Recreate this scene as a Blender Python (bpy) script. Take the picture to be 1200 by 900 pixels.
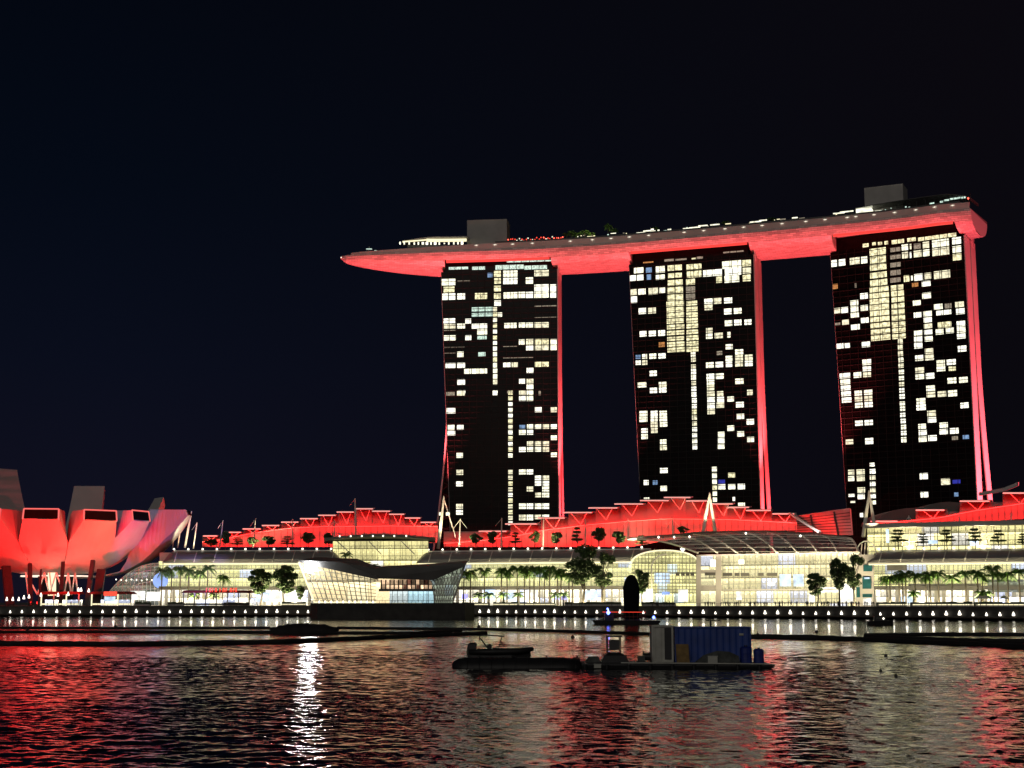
import bpy, bmesh, math, random
from mathutils import Vector, Matrix

# ------------------------------------------------------------------ clear
for o in list(bpy.data.objects):
    bpy.data.objects.remove(o)
SC = bpy.context.scene
COL = SC.collection
PI = math.pi
V = Vector

# ------------------------------------------------------------------ camera
CAMH, PITCH, FPX = 5.6, math.atan(256 / 1664), 1664.0
cd = bpy.data.cameras.new('camera')
cam = bpy.data.objects.new('camera', cd)
COL.objects.link(cam)
cam.location = (0, 0, CAMH)
cam.rotation_euler = (PI / 2 + PITCH, 0, 0)
cd.sensor_width = 36
cd.lens = 36 * FPX / 1200
cd.clip_start = 0.5
cd.clip_end = 20000
SC.camera = cam

# ------------------------------------------------------------------ night sky
SC.world = bpy.data.worlds.new('World')
SC.world.use_nodes = True
wn = SC.world.node_tree
wn.nodes.clear()
wo = wn.nodes.new('ShaderNodeOutputWorld')
bg = wn.nodes.new('ShaderNodeBackground')
tc = wn.nodes.new('ShaderNodeTexCoord')
sx = wn.nodes.new('ShaderNodeSeparateXYZ')
rz = wn.nodes.new('ShaderNodeValToRGB')
rx = wn.nodes.new('ShaderNodeMapRange')
mixc = wn.nodes.new('ShaderNodeMix'); mixc.data_type = 'RGBA'
wn.links.new(tc.outputs['Generated'], sx.inputs[0])
wn.links.new(sx.outputs['Z'], rz.inputs[0])
rz.color_ramp.elements[0].position = 0.0
rz.color_ramp.elements[0].color = (0.0062, 0.0055, 0.0135, 1)
rz.color_ramp.elements[1].position = 0.45
rz.color_ramp.elements[1].color = (0.0009, 0.0019, 0.0045, 1)
e = rz.color_ramp.elements.new(0.16); e.color = (0.0030, 0.0042, 0.0110, 1)
e = rz.color_ramp.elements.new(0.28); e.color = (0.0014, 0.0030, 0.0075, 1)
rx.inputs['From Min'].default_value = -0.28
rx.inputs['From Max'].default_value = 0.30
rx.clamp = True
wn.links.new(sx.outputs['X'], rx.inputs['Value'])
wn.links.new(rx.outputs[0], mixc.inputs['Factor'])
wn.links.new(rz.outputs[0], mixc.inputs['A'])
mixc.inputs['B'].default_value = (0.0030, 0.0026, 0.0045, 1)
wn.links.new(mixc.outputs['Result'], bg.inputs[0])
bg.inputs[1].default_value = 1.0
wn.links.new(bg.outputs[0], wo.inputs[0])

# the city across the bay, behind the camera: one weak, wide, slightly warm source
sl_ = bpy.data.lights.new('city_glow', 'SUN'); sl_.energy = 0.33; sl_.angle = math.radians(25); sl_.color = (1.0, 0.93, 0.84)
so_ = bpy.data.objects.new('city_glow', sl_); COL.objects.link(so_); so_.rotation_euler = V((0.22, 1.0, -0.42)).to_track_quat('-Z', 'Y').to_euler()

SC.view_settings.view_transform = 'Standard'
SC.view_settings.look = 'None'
SC.view_settings.exposure = 0.0
SC.view_settings.gamma = 1.0
SC.render.engine = 'CYCLES'
SC.cycles.max_bounces = 5
SC.cycles.caustics_reflective = False
SC.cycles.sample_clamp_indirect = 6.0

# ------------------------------------------------------------------ projection helpers (photo measurements -> places)
CP, SP = math.cos(PITCH), math.sin(PITCH)
def ray(u, v):
    a, b = u - 600.0, 450.0 - v
    return V((a, FPX * CP - b * SP, FPX * SP + b * CP))
def pt(u, v, Y):
    r = ray(u, v)
    return V((0, 0, CAMH)) + r * (Y / r.y)
def ptz(u, v, z=0.0):
    r = ray(u, v)
    return V((0, 0, CAMH)) + r * ((z - CAMH) / r.z)
def interp(x, tab):
    if x <= tab[0][0]: return tab[0][1]
    for (a, b), (c, d) in zip(tab, tab[1:]):
        if x <= c: return b + (d - b) * (x - a) / (c - a)
    return tab[-1][1]
def xat(u, Y, z=CAMH):
    return (u - 600) / FPX * (Y * CP + (z - CAMH) * SP)
def Ys(u): return interp(u, [(0, 590), (360, 590), (560, 595), (700, 570), (860, 530), (1030, 490), (1200, 450), (1300, 430)])
def Ym(u): return interp(u, [(100, 645), (500, 635), (765, 604), (1000, 556), (1200, 530), (1320, 515)])
def shore(u, z, off=0.0):
    Y = Ys(u) + off
    return V((xat(u, Y, z), Y, z))
def mall(u, v, off=0.0): return pt(u, v, Ym(u) + off)
GZ = 4.2    # promenade level

# ------------------------------------------------------------------ materials
MATS = {}
def new_mat(name):
    m = bpy.data.materials.new(name); m.use_nodes = True
    MATS[name] = m
    return m, m.node_tree, m.node_tree.nodes['Principled BSDF']
def surf(name, col, rough=0.6, metal=0.0, var=0.15, scale=0.4, bump=0.0, spec=0.5):
    m, nt, b = new_mat(name)
    tcn = nt.nodes.new('ShaderNodeTexCoord')
    n = nt.nodes.new('ShaderNodeTexNoise'); n.inputs['Scale'].default_value = scale; n.inputs['Detail'].default_value = 5
    nt.links.new(tcn.outputs['Object'], n.inputs['Vector'])
    mr = nt.nodes.new('ShaderNodeMapRange')
    mr.inputs['From Min'].default_value = 0.3; mr.inputs['From Max'].default_value = 0.7
    mr.inputs['To Min'].default_value = 1 - var; mr.inputs['To Max'].default_value = 1 + var
    nt.links.new(n.outputs[0], mr.inputs['Value'])
    mx = nt.nodes.new('ShaderNodeVectorMath'); mx.operation = 'SCALE'
    mx.inputs[0].default_value = col[:3]
    nt.links.new(mr.outputs[0], mx.inputs['Scale'])
    nt.links.new(mx.outputs[0], b.inputs['Base Color'])
    b.inputs['Roughness'].default_value = rough
    b.inputs['Metallic'].default_value = metal
    b.inputs['Specular IOR Level'].default_value = spec
    if bump:
        bp = nt.nodes.new('ShaderNodeBump'); bp.inputs['Strength'].default_value = bump
        nt.links.new(n.outputs[0], bp.inputs['Height']); nt.links.new(bp.outputs[0], b.inputs['Normal'])
    return m
def glow(name, col, strength, var=0.0, scale=1.0, sample=True):
    m, nt, b = new_mat(name)
    b.inputs['Base Color'].default_value = (0.05, 0.05, 0.05, 1)
    b.inputs['Emission Color'].default_value = (*col, 1)
    b.inputs['Emission Strength'].default_value = strength
    if var:
        tcn = nt.nodes.new('ShaderNodeTexCoord')
        n = nt.nodes.new('ShaderNodeTexNoise'); n.inputs['Scale'].default_value = scale; n.inputs['Detail'].default_value = 3
        nt.links.new(tcn.outputs['Object'], n.inputs['Vector'])
        mr = nt.nodes.new('ShaderNodeMapRange')
        mr.inputs['From Min'].default_value = 0.32; mr.inputs['From Max'].default_value = 0.68
        mr.inputs['To Min'].default_value = strength * (1 - var); mr.inputs['To Max'].default_value = strength * (1 + var)
        nt.links.new(n.outputs[0], mr.inputs['Value']); nt.links.new(mr.outputs[0], b.inputs['Emission Strength'])
    if not sample: m.cycles.emission_sampling = 'NONE'
    return m
def interior(name, col, strength, floor=4.2, cell=5.0, contrast=0.45, spots=0.5, tint=(0.75, 0.85, 1.0)):
    """a lit interior seen through a curtain wall: rooms of unequal brightness, ceiling lights, slabs, columns, lamps"""
    m, nt, b = new_mat(name)
    N, L = nt.nodes, nt.links
    def M(op, *args, clamp=False):
        n = N.new('ShaderNodeMath'); n.operation = op; n.use_clamp = clamp
        for i, a in enumerate(args):
            if isinstance(a, (int, float)): n.inputs[i].default_value = a
            else: L.new(a, n.inputs[i])
        return n.outputs[0]
    tcn = N.new('ShaderNodeTexCoord'); sp = N.new('ShaderNodeSeparateXYZ'); L.new(tcn.outputs['Object'], sp.inputs[0])
    X, Z = M('MULTIPLY', sp.outputs['X'], 1 / cell), M('MULTIPLY', sp.outputs['Z'], 1 / floor)
    zf, zr = M('FLOOR', Z), M('FRACT', Z)
    wn1 = N.new('ShaderNodeTexWhiteNoise'); wn1.noise_dimensions = '1D'; L.new(zf, wn1.inputs['W'])
    X2 = M('ADD', X, M('MULTIPLY', wn1.outputs['Value'], 3.0))
    xf, xr = M('FLOOR', X2), M('FRACT', X2)
    cb = N.new('ShaderNodeCombineXYZ'); L.new(xf, cb.inputs[0]); L.new(zf, cb.inputs[1])
    wn2 = N.new('ShaderNodeTexWhiteNoise'); wn2.noise_dimensions = '2D'; L.new(cb.outputs[0], wn2.inputs['Vector'])
    sc = N.new('ShaderNodeSeparateColor'); L.new(wn2.outputs['Color'], sc.inputs[0])
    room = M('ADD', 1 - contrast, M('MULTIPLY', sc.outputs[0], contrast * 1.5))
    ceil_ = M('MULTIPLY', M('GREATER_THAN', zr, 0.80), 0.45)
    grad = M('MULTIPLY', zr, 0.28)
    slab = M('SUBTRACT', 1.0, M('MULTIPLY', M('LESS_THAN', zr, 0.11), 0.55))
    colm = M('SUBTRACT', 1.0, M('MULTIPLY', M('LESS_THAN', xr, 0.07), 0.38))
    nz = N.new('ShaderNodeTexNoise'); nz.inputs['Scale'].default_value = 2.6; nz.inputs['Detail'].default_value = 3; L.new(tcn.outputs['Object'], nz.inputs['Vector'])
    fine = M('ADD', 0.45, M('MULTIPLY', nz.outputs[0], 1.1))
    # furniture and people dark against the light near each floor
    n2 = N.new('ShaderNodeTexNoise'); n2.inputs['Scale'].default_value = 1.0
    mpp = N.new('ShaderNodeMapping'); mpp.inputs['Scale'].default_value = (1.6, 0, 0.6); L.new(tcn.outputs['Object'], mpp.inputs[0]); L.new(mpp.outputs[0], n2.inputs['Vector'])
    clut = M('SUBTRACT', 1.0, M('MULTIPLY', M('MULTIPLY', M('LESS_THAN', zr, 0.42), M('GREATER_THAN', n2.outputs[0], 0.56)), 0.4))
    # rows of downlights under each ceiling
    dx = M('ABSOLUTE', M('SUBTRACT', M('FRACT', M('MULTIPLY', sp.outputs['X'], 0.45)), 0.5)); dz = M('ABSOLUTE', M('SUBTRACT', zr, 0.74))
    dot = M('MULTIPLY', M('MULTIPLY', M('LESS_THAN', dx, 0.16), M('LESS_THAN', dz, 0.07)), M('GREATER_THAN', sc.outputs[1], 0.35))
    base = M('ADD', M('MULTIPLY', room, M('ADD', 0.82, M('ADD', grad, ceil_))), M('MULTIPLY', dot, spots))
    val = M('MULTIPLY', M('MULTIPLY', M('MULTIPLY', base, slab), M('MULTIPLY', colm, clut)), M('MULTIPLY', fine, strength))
    cm = N.new('ShaderNodeMix'); cm.data_type = 'RGBA'
    L.new(M('GREATER_THAN', sc.outputs[2], 0.86), cm.inputs['Factor']); cm.inputs['A'].default_value = (*col, 1); cm.inputs['B'].default_value = (*tint, 1)
    L.new(cm.outputs['Result'], b.inputs['Emission Color']); L.new(val, b.inputs['Emission Strength'])
    b.inputs['Base Color'].default_value = (0.03, 0.03, 0.03, 1); b.inputs['Roughness'].default_value = 0.2
    return m

surf('concrete', (0.42, 0.40, 0.38), 0.8, var=0.12, scale=0.15, bump=0.1)
surf('end_concrete', (0.50, 0.46, 0.45), 0.7, var=0.10, scale=0.08)
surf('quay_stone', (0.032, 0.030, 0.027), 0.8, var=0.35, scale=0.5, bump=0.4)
surf('paving', (0.14, 0.13, 0.12), 0.8, var=0.2, scale=0.3)
surf('dark_metal', (0.03, 0.03, 0.032), 0.45, 0.3, var=0.2, scale=0.8)
surf('fin_metal', (0.018, 0.018, 0.018), 0.7, 0.0, var=0.2, scale=0.3, spec=0.15)
surf('white_steel', (0.78, 0.76, 0.70), 0.45, var=0.05, scale=0.6)
surf('awning_metal', (0.26, 0.25, 0.24), 0.5, 0.1, var=0.12, scale=0.08)
surf('roof_panel', (0.32, 0.30, 0.29), 0.55, var=0.10, scale=0.06)
surf('roof_dark', (0.10, 0.095, 0.09), 0.6, var=0.2, scale=0.1)
surf('mullion', (0.32, 0.30, 0.22), 0.5, var=0.1)
surf('black_cloth', (0.006, 0.006, 0.006), 0.95, var=0.3, spec=0.1)
surf('person_cloth', (0.03, 0.028, 0.03), 0.9, var=0.5, scale=2)
surf('bark', (0.04, 0.032, 0.022), 0.9, var=0.3, scale=2)
surf('leaf', (0.045, 0.085, 0.022), 0.6, var=0.45, scale=0.8)
surf('palm_leaf', (0.085, 0.17, 0.03), 0.55, var=0.4, scale=0.8)
surf('hedge', (0.04, 0.06, 0.02), 0.8, var=0.5, scale=1.5, bump=0.8)
surf('rubber', (0.012, 0.012, 0.013), 0.6, var=0.4, scale=2, bump=0.3)
surf('deck_wood', (0.05, 0.035, 0.025), 0.8, var=0.35, scale=1.5, bump=0.3)
surf('blue_paint', (0.02, 0.055, 0.27), 0.5, var=0.25, scale=0.7)
surf('grey_paint', (0.45, 0.45, 0.40), 0.6, var=0.2, scale=0.8)
surf('rust_yellow', (0.22, 0.14, 0.05), 0.8, var=0.3, scale=2)
surf('blue_plastic', (0.01, 0.025, 0.20), 0.4, var=0.2, scale=2)
surf('tarp', (0.07, 0.075, 0.07), 0.8, var=0.4, scale=2, bump=0.5)
surf('boom_fabric', (0.012, 0.011, 0.012), 0.85, var=0.5, scale=0.5, bump=0.5)
surf('museum_skin', (0.46, 0.44, 0.43), 0.6, 0.0, var=0.05, scale=0.12)
surf('red_canvas', (0.14, 0.02, 0.015), 0.7, var=0.2)
surf('umbrella_white', (0.75, 0.73, 0.68), 0.7, var=0.05)
surf('theatre_metal', (0.40, 0.36, 0.36), 0.35, 0.5, var=0.15, scale=0.3)
surf('canopy_glass', (0.10, 0.10, 0.095), 0.12, 0.0, var=0.3, scale=0.1, spec=0.9)

# tower glass: near black, faintly mirrored, each bay a little different
m, nt, b = new_mat('tower_glass')
tcn = nt.nodes.new('ShaderNodeTexCoord'); mp = nt.nodes.new('ShaderNodeMapping'); mp.inputs['Scale'].default_value = (0.24, 0.24, 0.328)
nt.links.new(tcn.outputs['Object'], mp.inputs[0])
wv = nt.nodes.new('ShaderNodeTexWhiteNoise'); fl = nt.nodes.new('ShaderNodeVectorMath'); fl.operation = 'FLOOR'
nt.links.new(mp.outputs[0], fl.inputs[0]); nt.links.new(fl.outputs[0], wv.inputs['Vector'])
cr = nt.nodes.new('ShaderNodeValToRGB'); nt.links.new(wv.outputs['Value'], cr.inputs[0])
cr.color_ramp.elements[0].color = (0.002, 0.002, 0.002, 1); cr.color_ramp.elements[1].color = (0.005, 0.004, 0.004, 1)
nt.links.new(cr.outputs[0], b.inputs['Base Color']); b.inputs['Roughness'].default_value = 0.35
b.inputs['Specular IOR Level'].default_value = 0.1

# hull cladding: pale triangular metal panels in staggered courses
m, nt, b = new_mat('hull_cladding')
tcn = nt.nodes.new('ShaderNodeTexCoord')
br = nt.nodes.new('ShaderNodeTexBrick'); br.inputs['Scale'].default_value = 1.0
br.inputs['Color1'].default_value = (0.58, 0.56, 0.55, 1); br.inputs['Color2'].default_value = (0.34, 0.33, 0.325, 1)
br.inputs['Mortar'].default_value = (0.16, 0.15, 0.15, 1); br.inputs['Mortar Size'].default_value = 0.07
br.inputs['Brick Width'].default_value = 3.2; br.inputs['Row Height'].default_value = 1.0
cmb = nt.nodes.new('ShaderNodeCombineXYZ'); sxx = nt.nodes.new('ShaderNodeSeparateXYZ')
nt.links.new(tcn.outputs['UV'], sxx.inputs[0]); nt.links.new(sxx.outputs[0], cmb.inputs[0]); nt.links.new(sxx.outputs[1], cmb.inputs[1])
nt.links.new(cmb.outputs[0], br.inputs['Vector']); nt.links.new(br.outputs['Color'], b.inputs['Base Color'])
b.inputs['Roughness'].default_value = 0.5

# water
m, nt, b = new_mat('bay_water')
N, L = nt.nodes, nt.links
b.inputs['Specular IOR Level'].default_value = 0.23; b.inputs['Base Color'].default_value = (0.0015, 0.002, 0.003, 1); b.inputs['Roughness'].default_value = 0.02; b.inputs['IOR'].default_value = 1.333
geo = N.new('ShaderNodeNewGeometry')
def wnoise(sx_, sy_, det, rough=0.55, rot=0.0):
    mp = N.new('ShaderNodeMapping'); mp.inputs['Scale'].default_value = (sx_, sy_, 1); mp.inputs['Rotation'].default_value = (0, 0, rot)
    L.new(geo.outputs['Position'], mp.inputs[0])
    n = N.new('ShaderNodeTexNoise'); n.inputs['Scale'].default_value = 1.0; n.inputs['Detail'].default_value = det; n.inputs['Roughness'].default_value = rough
    n.inputs['Distortion'].default_value = 0.4
    L.new(mp.outputs[0], n.inputs['Vector']); return n
n1 = wnoise(3.0, 1.5, 4, 0.55, 0.12); n2 = wnoise(0.30, 0.26, 2, 0.5, -0.2); n3 = wnoise(0.012, 0.03, 2, 0.5, 0.3)
a1 = N.new('ShaderNodeMath'); a1.operation = 'MULTIPLY_ADD'; a1.inputs[1].default_value = 2.4
L.new(n2.outputs[0], a1.inputs[0]); L.new(n1.outputs[0], a1.inputs[2])
sy = N.new('ShaderNodeSeparateXYZ'); L.new(geo.outputs['Position'], sy.inputs[0])
# open water ripples; the strip inside the floating booms is calm
calm = N.new('ShaderNodeMapRange'); calm.interpolation_type = 'SMOOTHSTEP'
calm.inputs['From Min'].default_value = 195; calm.inputs['From Max'].default_value = 300
calm.inputs['To Min'].default_value = 1.0; calm.inputs['To Max'].default_value = 2.0
L.new(sy.outputs['Y'], calm.inputs['Value'])
gust = N.new('ShaderNodeMapRange'); gust.inputs['From Min'].default_value = 0.3; gust.inputs['From Max'].default_value = 0.7
gust.inputs['To Min'].default_value = 0.65; gust.inputs['To Max'].default_value = 1.2
L.new(n3.outputs[0], gust.inputs['Value'])
ms = N.new('ShaderNodeMath'); ms.operation = 'MULTIPLY'; L.new(calm.outputs[0], ms.inputs[0]); L.new(gust.outputs[0], ms.inputs[1])
hh = N.new('ShaderNodeMath'); hh.operation = 'MULTIPLY'; L.new(a1.outputs[0], hh.inputs[0]); L.new(ms.outputs[0], hh.inputs[1])
bp = N.new('ShaderNodeBump'); bp.inputs['Strength'].default_value = 1.0; bp.inputs['Distance'].default_value = 0.018
L.new(hh.outputs[0], bp.inputs['Height']); L.new(bp.outputs[0], b.inputs['Normal'])

surf('rib_steel', (0.80, 0.78, 0.72), 0.4, var=0.05)
surf('mast_steel', (0.75, 0.73, 0.66), 0.5, var=0.05)
surf('edge_pink_steel', (0.80, 0.80, 0.80), 0.5, var=0.05)
surf('teal_dark', (0.02, 0.09, 0.11), 0.15, var=0.3, scale=0.5)
m = surf('canopy_clear', (0.34, 0.32, 0.29), 0.25, var=0.3, scale=0.1)
m.node_tree.nodes['Principled BSDF'].inputs['Alpha'].default_value = 0.6

# emissive
CREAM = (1.0, 0.93, 0.60)
glow('room_light', (1.0, 0.97, 0.74), 1.4, 0.35, 0.6, sample=False)
glow('room_white', (1.0, 0.98, 0.82), 1.5, 0.3, 0.8, sample=False)
glow('room_soft', (1.0, 0.93, 0.64), 1.0, 0.45, 0.7, sample=False)
glow('room_dim', (1.0, 0.85, 0.62), 0.28, 0.5, 1.5, sample=False)
glow('room_yellow', (1.0, 0.92, 0.54), 1.05, 0.6, 0.7, sample=False)
glow('room_blue', (0.35, 0.6, 1.0), 0.5, 0.4, 1.0, sample=False)
glow('room_indigo', (0.06, 0.08, 0.9), 0.35, 0.4, 1.0, sample=False)
glow('room_orange', (1.0, 0.42, 0.12), 0.5, 0.5, 2.0, sample=False)
glow('room_green', (0.75, 1.0, 0.85), 0.85, 0.5, 1.2, sample=False)
glow('lamp_white', (1.0, 0.92, 0.78), 3.0)
glow('spot_white', (0.93, 0.97, 1.0), 130.0)
glow('small_lamp', (1.0, 0.93, 0.75), 2.5)
glow('deck_glow', (1.0, 0.92, 0.72), 1.2)
glow('strip_warm', (1.0, 0.90, 0.55), 1.3)
glow('cove_red_glow', (1.0, 0.05, 0.04), 1.1)
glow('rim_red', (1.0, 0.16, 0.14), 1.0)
glow('rim_warm', (1.0, 0.78, 0.62), 1.4)
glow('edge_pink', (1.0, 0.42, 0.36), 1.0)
glow('neon_red', (1.0, 0.06, 0.03), 1.6)
glow('lamp_blue', (0.10, 0.16, 1.0), 9.0)
glow('lamp_red', (1.0, 0.10, 0.06), 4.0)
glow('shop_white', (1.0, 0.98, 0.90), 1.5, 0.5, 0.25)
glow('shop_blue', (0.62, 0.80, 1.0), 1.2, 0.4, 0.3)
glow('screen_blue', (0.28, 0.45, 1.0), 1.0, 0.2, 0.3)
glow('violet_sign', (0.45, 0.42, 1.0), 1.4, 0.2, 0.4)
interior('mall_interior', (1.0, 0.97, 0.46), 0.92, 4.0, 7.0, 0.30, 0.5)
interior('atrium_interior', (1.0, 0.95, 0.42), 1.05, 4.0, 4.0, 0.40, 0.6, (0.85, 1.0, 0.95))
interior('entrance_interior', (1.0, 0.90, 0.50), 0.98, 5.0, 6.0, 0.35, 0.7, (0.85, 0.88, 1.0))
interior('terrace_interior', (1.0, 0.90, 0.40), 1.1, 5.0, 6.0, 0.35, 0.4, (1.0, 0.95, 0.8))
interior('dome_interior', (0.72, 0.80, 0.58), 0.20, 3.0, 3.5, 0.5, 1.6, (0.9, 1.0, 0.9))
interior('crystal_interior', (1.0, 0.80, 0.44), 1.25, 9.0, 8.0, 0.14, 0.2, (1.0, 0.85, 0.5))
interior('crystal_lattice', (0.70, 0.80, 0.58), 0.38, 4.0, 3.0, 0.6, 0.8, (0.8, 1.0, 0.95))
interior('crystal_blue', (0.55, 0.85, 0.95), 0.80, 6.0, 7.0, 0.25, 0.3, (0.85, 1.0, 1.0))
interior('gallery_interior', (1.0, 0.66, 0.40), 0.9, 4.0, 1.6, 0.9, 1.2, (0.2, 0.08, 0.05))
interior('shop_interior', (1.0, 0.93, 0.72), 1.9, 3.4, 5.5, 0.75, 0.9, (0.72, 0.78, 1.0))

# ------------------------------------------------------------------ building blocks
ORG = {}
def org(o): return ORG.get(o.name, V((0, 0, 0))) if o else V((0, 0, 0))
def props(o, label=None, cat=None, group=None, kind=None):
    if label: o['label'] = label
    if cat: o['category'] = cat
    if group: o['group'] = group
    if kind: o['kind'] = kind
    return o
def thing(name, loc, label, cat, group=None, rz=0.0):
    o = bpy.data.objects.new(name, None); COL.objects.link(o)
    o.location = loc; o.rotation_euler = (0, 0, rz); o.empty_display_size = 1
    ORG[o.name] = V(loc)
    return props(o, label, cat, group)

class MB:
    def __init__(s): s.v = []; s.f = []; s.m = []; s.uv = {}
    def quad(s, a, b, c, d, m=0):
        i = len(s.v); s.v += [V(a), V(b), V(c), V(d)]; s.f.append((i, i + 1, i + 2, i + 3)); s.m.append(m); return s
    def tri(s, a, b, c, m=0):
        i = len(s.v); s.v += [V(a), V(b), V(c)]; s.f.append((i, i + 1, i + 2)); s.m.append(m); return s
    def hexa(s, p, m=0):     # 8 corners: bottom 4 ccw, top 4 ccw
        i = len(s.v); s.v += [V(q) for q in p]
        for f in ((0, 3, 2, 1), (4, 5, 6, 7), (0, 1, 5, 4), (1, 2, 6, 5), (2, 3, 7, 6), (3, 0, 4, 7)):
            s.f.append(tuple(i + k for k in f)); s.m.append(m)
        return s
    def box(s, x0, x1, y0, y1, z0, z1, m=0):
        return s.hexa([(x0, y0, z0), (x1, y0, z0), (x1, y1, z0), (x0, y1, z0), (x0, y0, z1), (x1, y0, z1), (x1, y1, z1), (x0, y1, z1)], m)
    def bar(s, a, b, w, h=None, m=0, up=V((0, 0, 1))):
        a, b = V(a), V(b); h = h or w; d = (b - a)
        if d.length < 1e-6: return s
        d.normalize()
        if abs(d.dot(up)) > 0.98: up = V((0, 1, 0))
        x = d.cross(up).normalized() * (w / 2); y = x.cross(d).normalized() * (h / 2)
        return s.hexa([a - x - y, a + x - y, b + x - y, b - x - y, a - x + y, a + x + y, b + x + y, b - x + y], m)
    def tube(s, pts, r, n=8, m=0, cap=True, closed=False):
        pts = [V(p) for p in pts]; rr = r if isinstance(r, (list, tuple)) else [r] * len(pts)
        rings = []
        for k, p in enumerate(pts):
            d = (pts[min(k + 1, len(pts) - 1)] - pts[max(k - 1, 0)])
            d = d.normalized() if d.length > 1e-9 else V((0, 0, 1))
            up = V((0, 0, 1)) if abs(d.z) < 0.9 else V((0, 1, 0))
            x = d.cross(up).normalized(); y = d.cross(x)
            i = len(s.v); rings.append(i)
            for j in range(n):
                a = 2 * PI * j / n; s.v.append(p + (x * math.cos(a) + y * math.sin(a)) * rr[k])
        for a, b in zip(rings, rings[1:]):
            for j in range(n):
                s.f.append((a + j, a + (j + 1) % n, b + (j + 1) % n, b + j)); s.m.append(m)
        if cap:
            s.f.append(tuple(rings[0] + j for j in range(n))); s.m.append(m)
            s.f.append(tuple(rings[-1] + n - 1 - j for j in range(n))); s.m.append(m)
        return s
    def loft(s, rings, closed=True, cap=True, m=0, uvs=None):
        idx = []
        for r in rings:
            idx.append(len(s.v)); s.v += [V(p) for p in r]
        n = len(rings[0])
        for ri, (a, b) in enumerate(zip(idx, idx[1:])):
            for j in range(n if closed else n - 1):
                k = (j + 1) % n
                s.f.append((a + j, a + k, b + k, b + j)); s.m.append(m)
                if uvs: s.uv[len(s.f) - 1] = [uvs[ri][j], uvs[ri][k], uvs[ri + 1][k], uvs[ri + 1][j]]
        if cap and closed:
            s.f.append(tuple(idx[0] + j for j in range(n))); s.m.append(m)
            s.f.append(tuple(idx[-1] + n - 1 - j for j in range(n))); s.m.append(m)
        return s
    def prism(s, poly, vec, m=0):   # extrude a polygon (3D points) by vec
        vec = V(vec); i = len(s.v); n = len(poly)
        s.v += [V(p) for p in poly] + [V(p) + vec for p in poly]
        s.f.append(tuple(range(i, i + n))); s.m.append(m)
        s.f.append(tuple(range(i + 2 * n - 1, i + n - 1, -1))); s.m.append(m)
        for j in range(n):
            k = (j + 1) % n; s.f.append((i + k, i + j, i + n + j, i + n + k)); s.m.append(m)
        return s
    def build(s, name, mats, parent=None, loc=None, smooth=False, fixn=True):
        base = org(parent) if parent else V(loc or (0, 0, 0))
        me = bpy.data.meshes.new(name)
        me.from_pydata([tuple(p - base) for p in s.v], [], s.f)
        if isinstance(mats, str): mats = [mats]
        for q in mats: me.materials.append(MATS[q])
        me.polygons.foreach_set('material_index', s.m)
        if s.uv:
            ul = me.uv_layers.new(name='UVMap')
            for fi, cs in s.uv.items():
                for li, c in zip(me.polygons[fi].loop_indices, cs): ul.data[li].uv = c
        if fixn:
            bm = bmesh.new(); bm.from_mesh(me); bmesh.ops.recalc_face_normals(bm, faces=bm.faces); bm.to_mesh(me); bm.free()
        if smooth:
            me.polygons.foreach_set('use_smooth', [True] * len(me.polygons))
        o = bpy.data.objects.new(name, me); COL.objects.link(o)
        if parent: o.parent = parent
        else: o.location = base
        ORG[o.name] = base
        return o

def copy_tree(o, parent=None):
    c = o.copy(); COL.objects.link(c)
    if parent: c.parent = parent
    for ch in list(o.children): copy_tree(ch, c)
    return c
ORD = ['first', 'second', 'third', 'fourth', 'fifth', 'sixth', 'seventh', 'eighth', 'ninth', 'tenth', 'eleventh', 'twelfth', 'thirteenth', 'fourteenth', 'fifteenth', 'sixteenth', 'seventeenth', 'eighteenth', 'nineteenth', 'twentieth']

def area(name, loc, target, sx_, sy_, power, col, parent=None):
    ld = bpy.data.lights.new(name, 'AREA'); ld.shape = 'RECTANGLE'; ld.size = sx_; ld.size_y = sy_; ld.energy = power; ld.color = col
    o = bpy.data.objects.new(name, ld); COL.objects.link(o)
    d = (V(target) - V(loc)).normalized()
    o.rotation_euler = d.to_track_quat('-Z', 'Y').to_euler(); o.location = V(loc)
    return o
def strip(name, p0, p1, aim, w, power, col):
    """long floodlight strip between p0 and p1 shining along aim"""
    p0, p1, aim = V(p0), V(p1), V(aim).normalized()
    x = (p1 - p0).normalized(); z = -aim; z = (z - x * z.dot(x)).normalized(); y = z.cross(x)
    ld = bpy.data.lights.new(name, 'AREA'); ld.shape = 'RECTANGLE'; ld.size = (p1 - p0).length; ld.size_y = w; ld.energy = power; ld.color = col
    o = bpy.data.objects.new(name, ld); COL.objects.link(o)
    M = Matrix((x, y, z)).transposed().to_4x4(); M.translation = (p0 + p1) / 2
    o.matrix_world = M
    return o
def spot(name, loc, target, deg, power, col, blend=0.4, r=0.4):
    ld = bpy.data.lights.new(name, 'SPOT'); ld.spot_size = math.radians(deg); ld.spot_blend = blend; ld.energy = power; ld.color = col; ld.shadow_soft_size = r
    o = bpy.data.objects.new(name, ld); COL.objects.link(o); o.location = V(loc)
    o.rotation_euler = (V(target) - V(loc)).to_track_quat('-Z', 'Y').to_euler()
    return o
RED = (1.0, 0.035, 0.035)
ROSE = (1.0, 0.085, 0.095)
WARM = (1.0, 0.82, 0.52)

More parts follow.
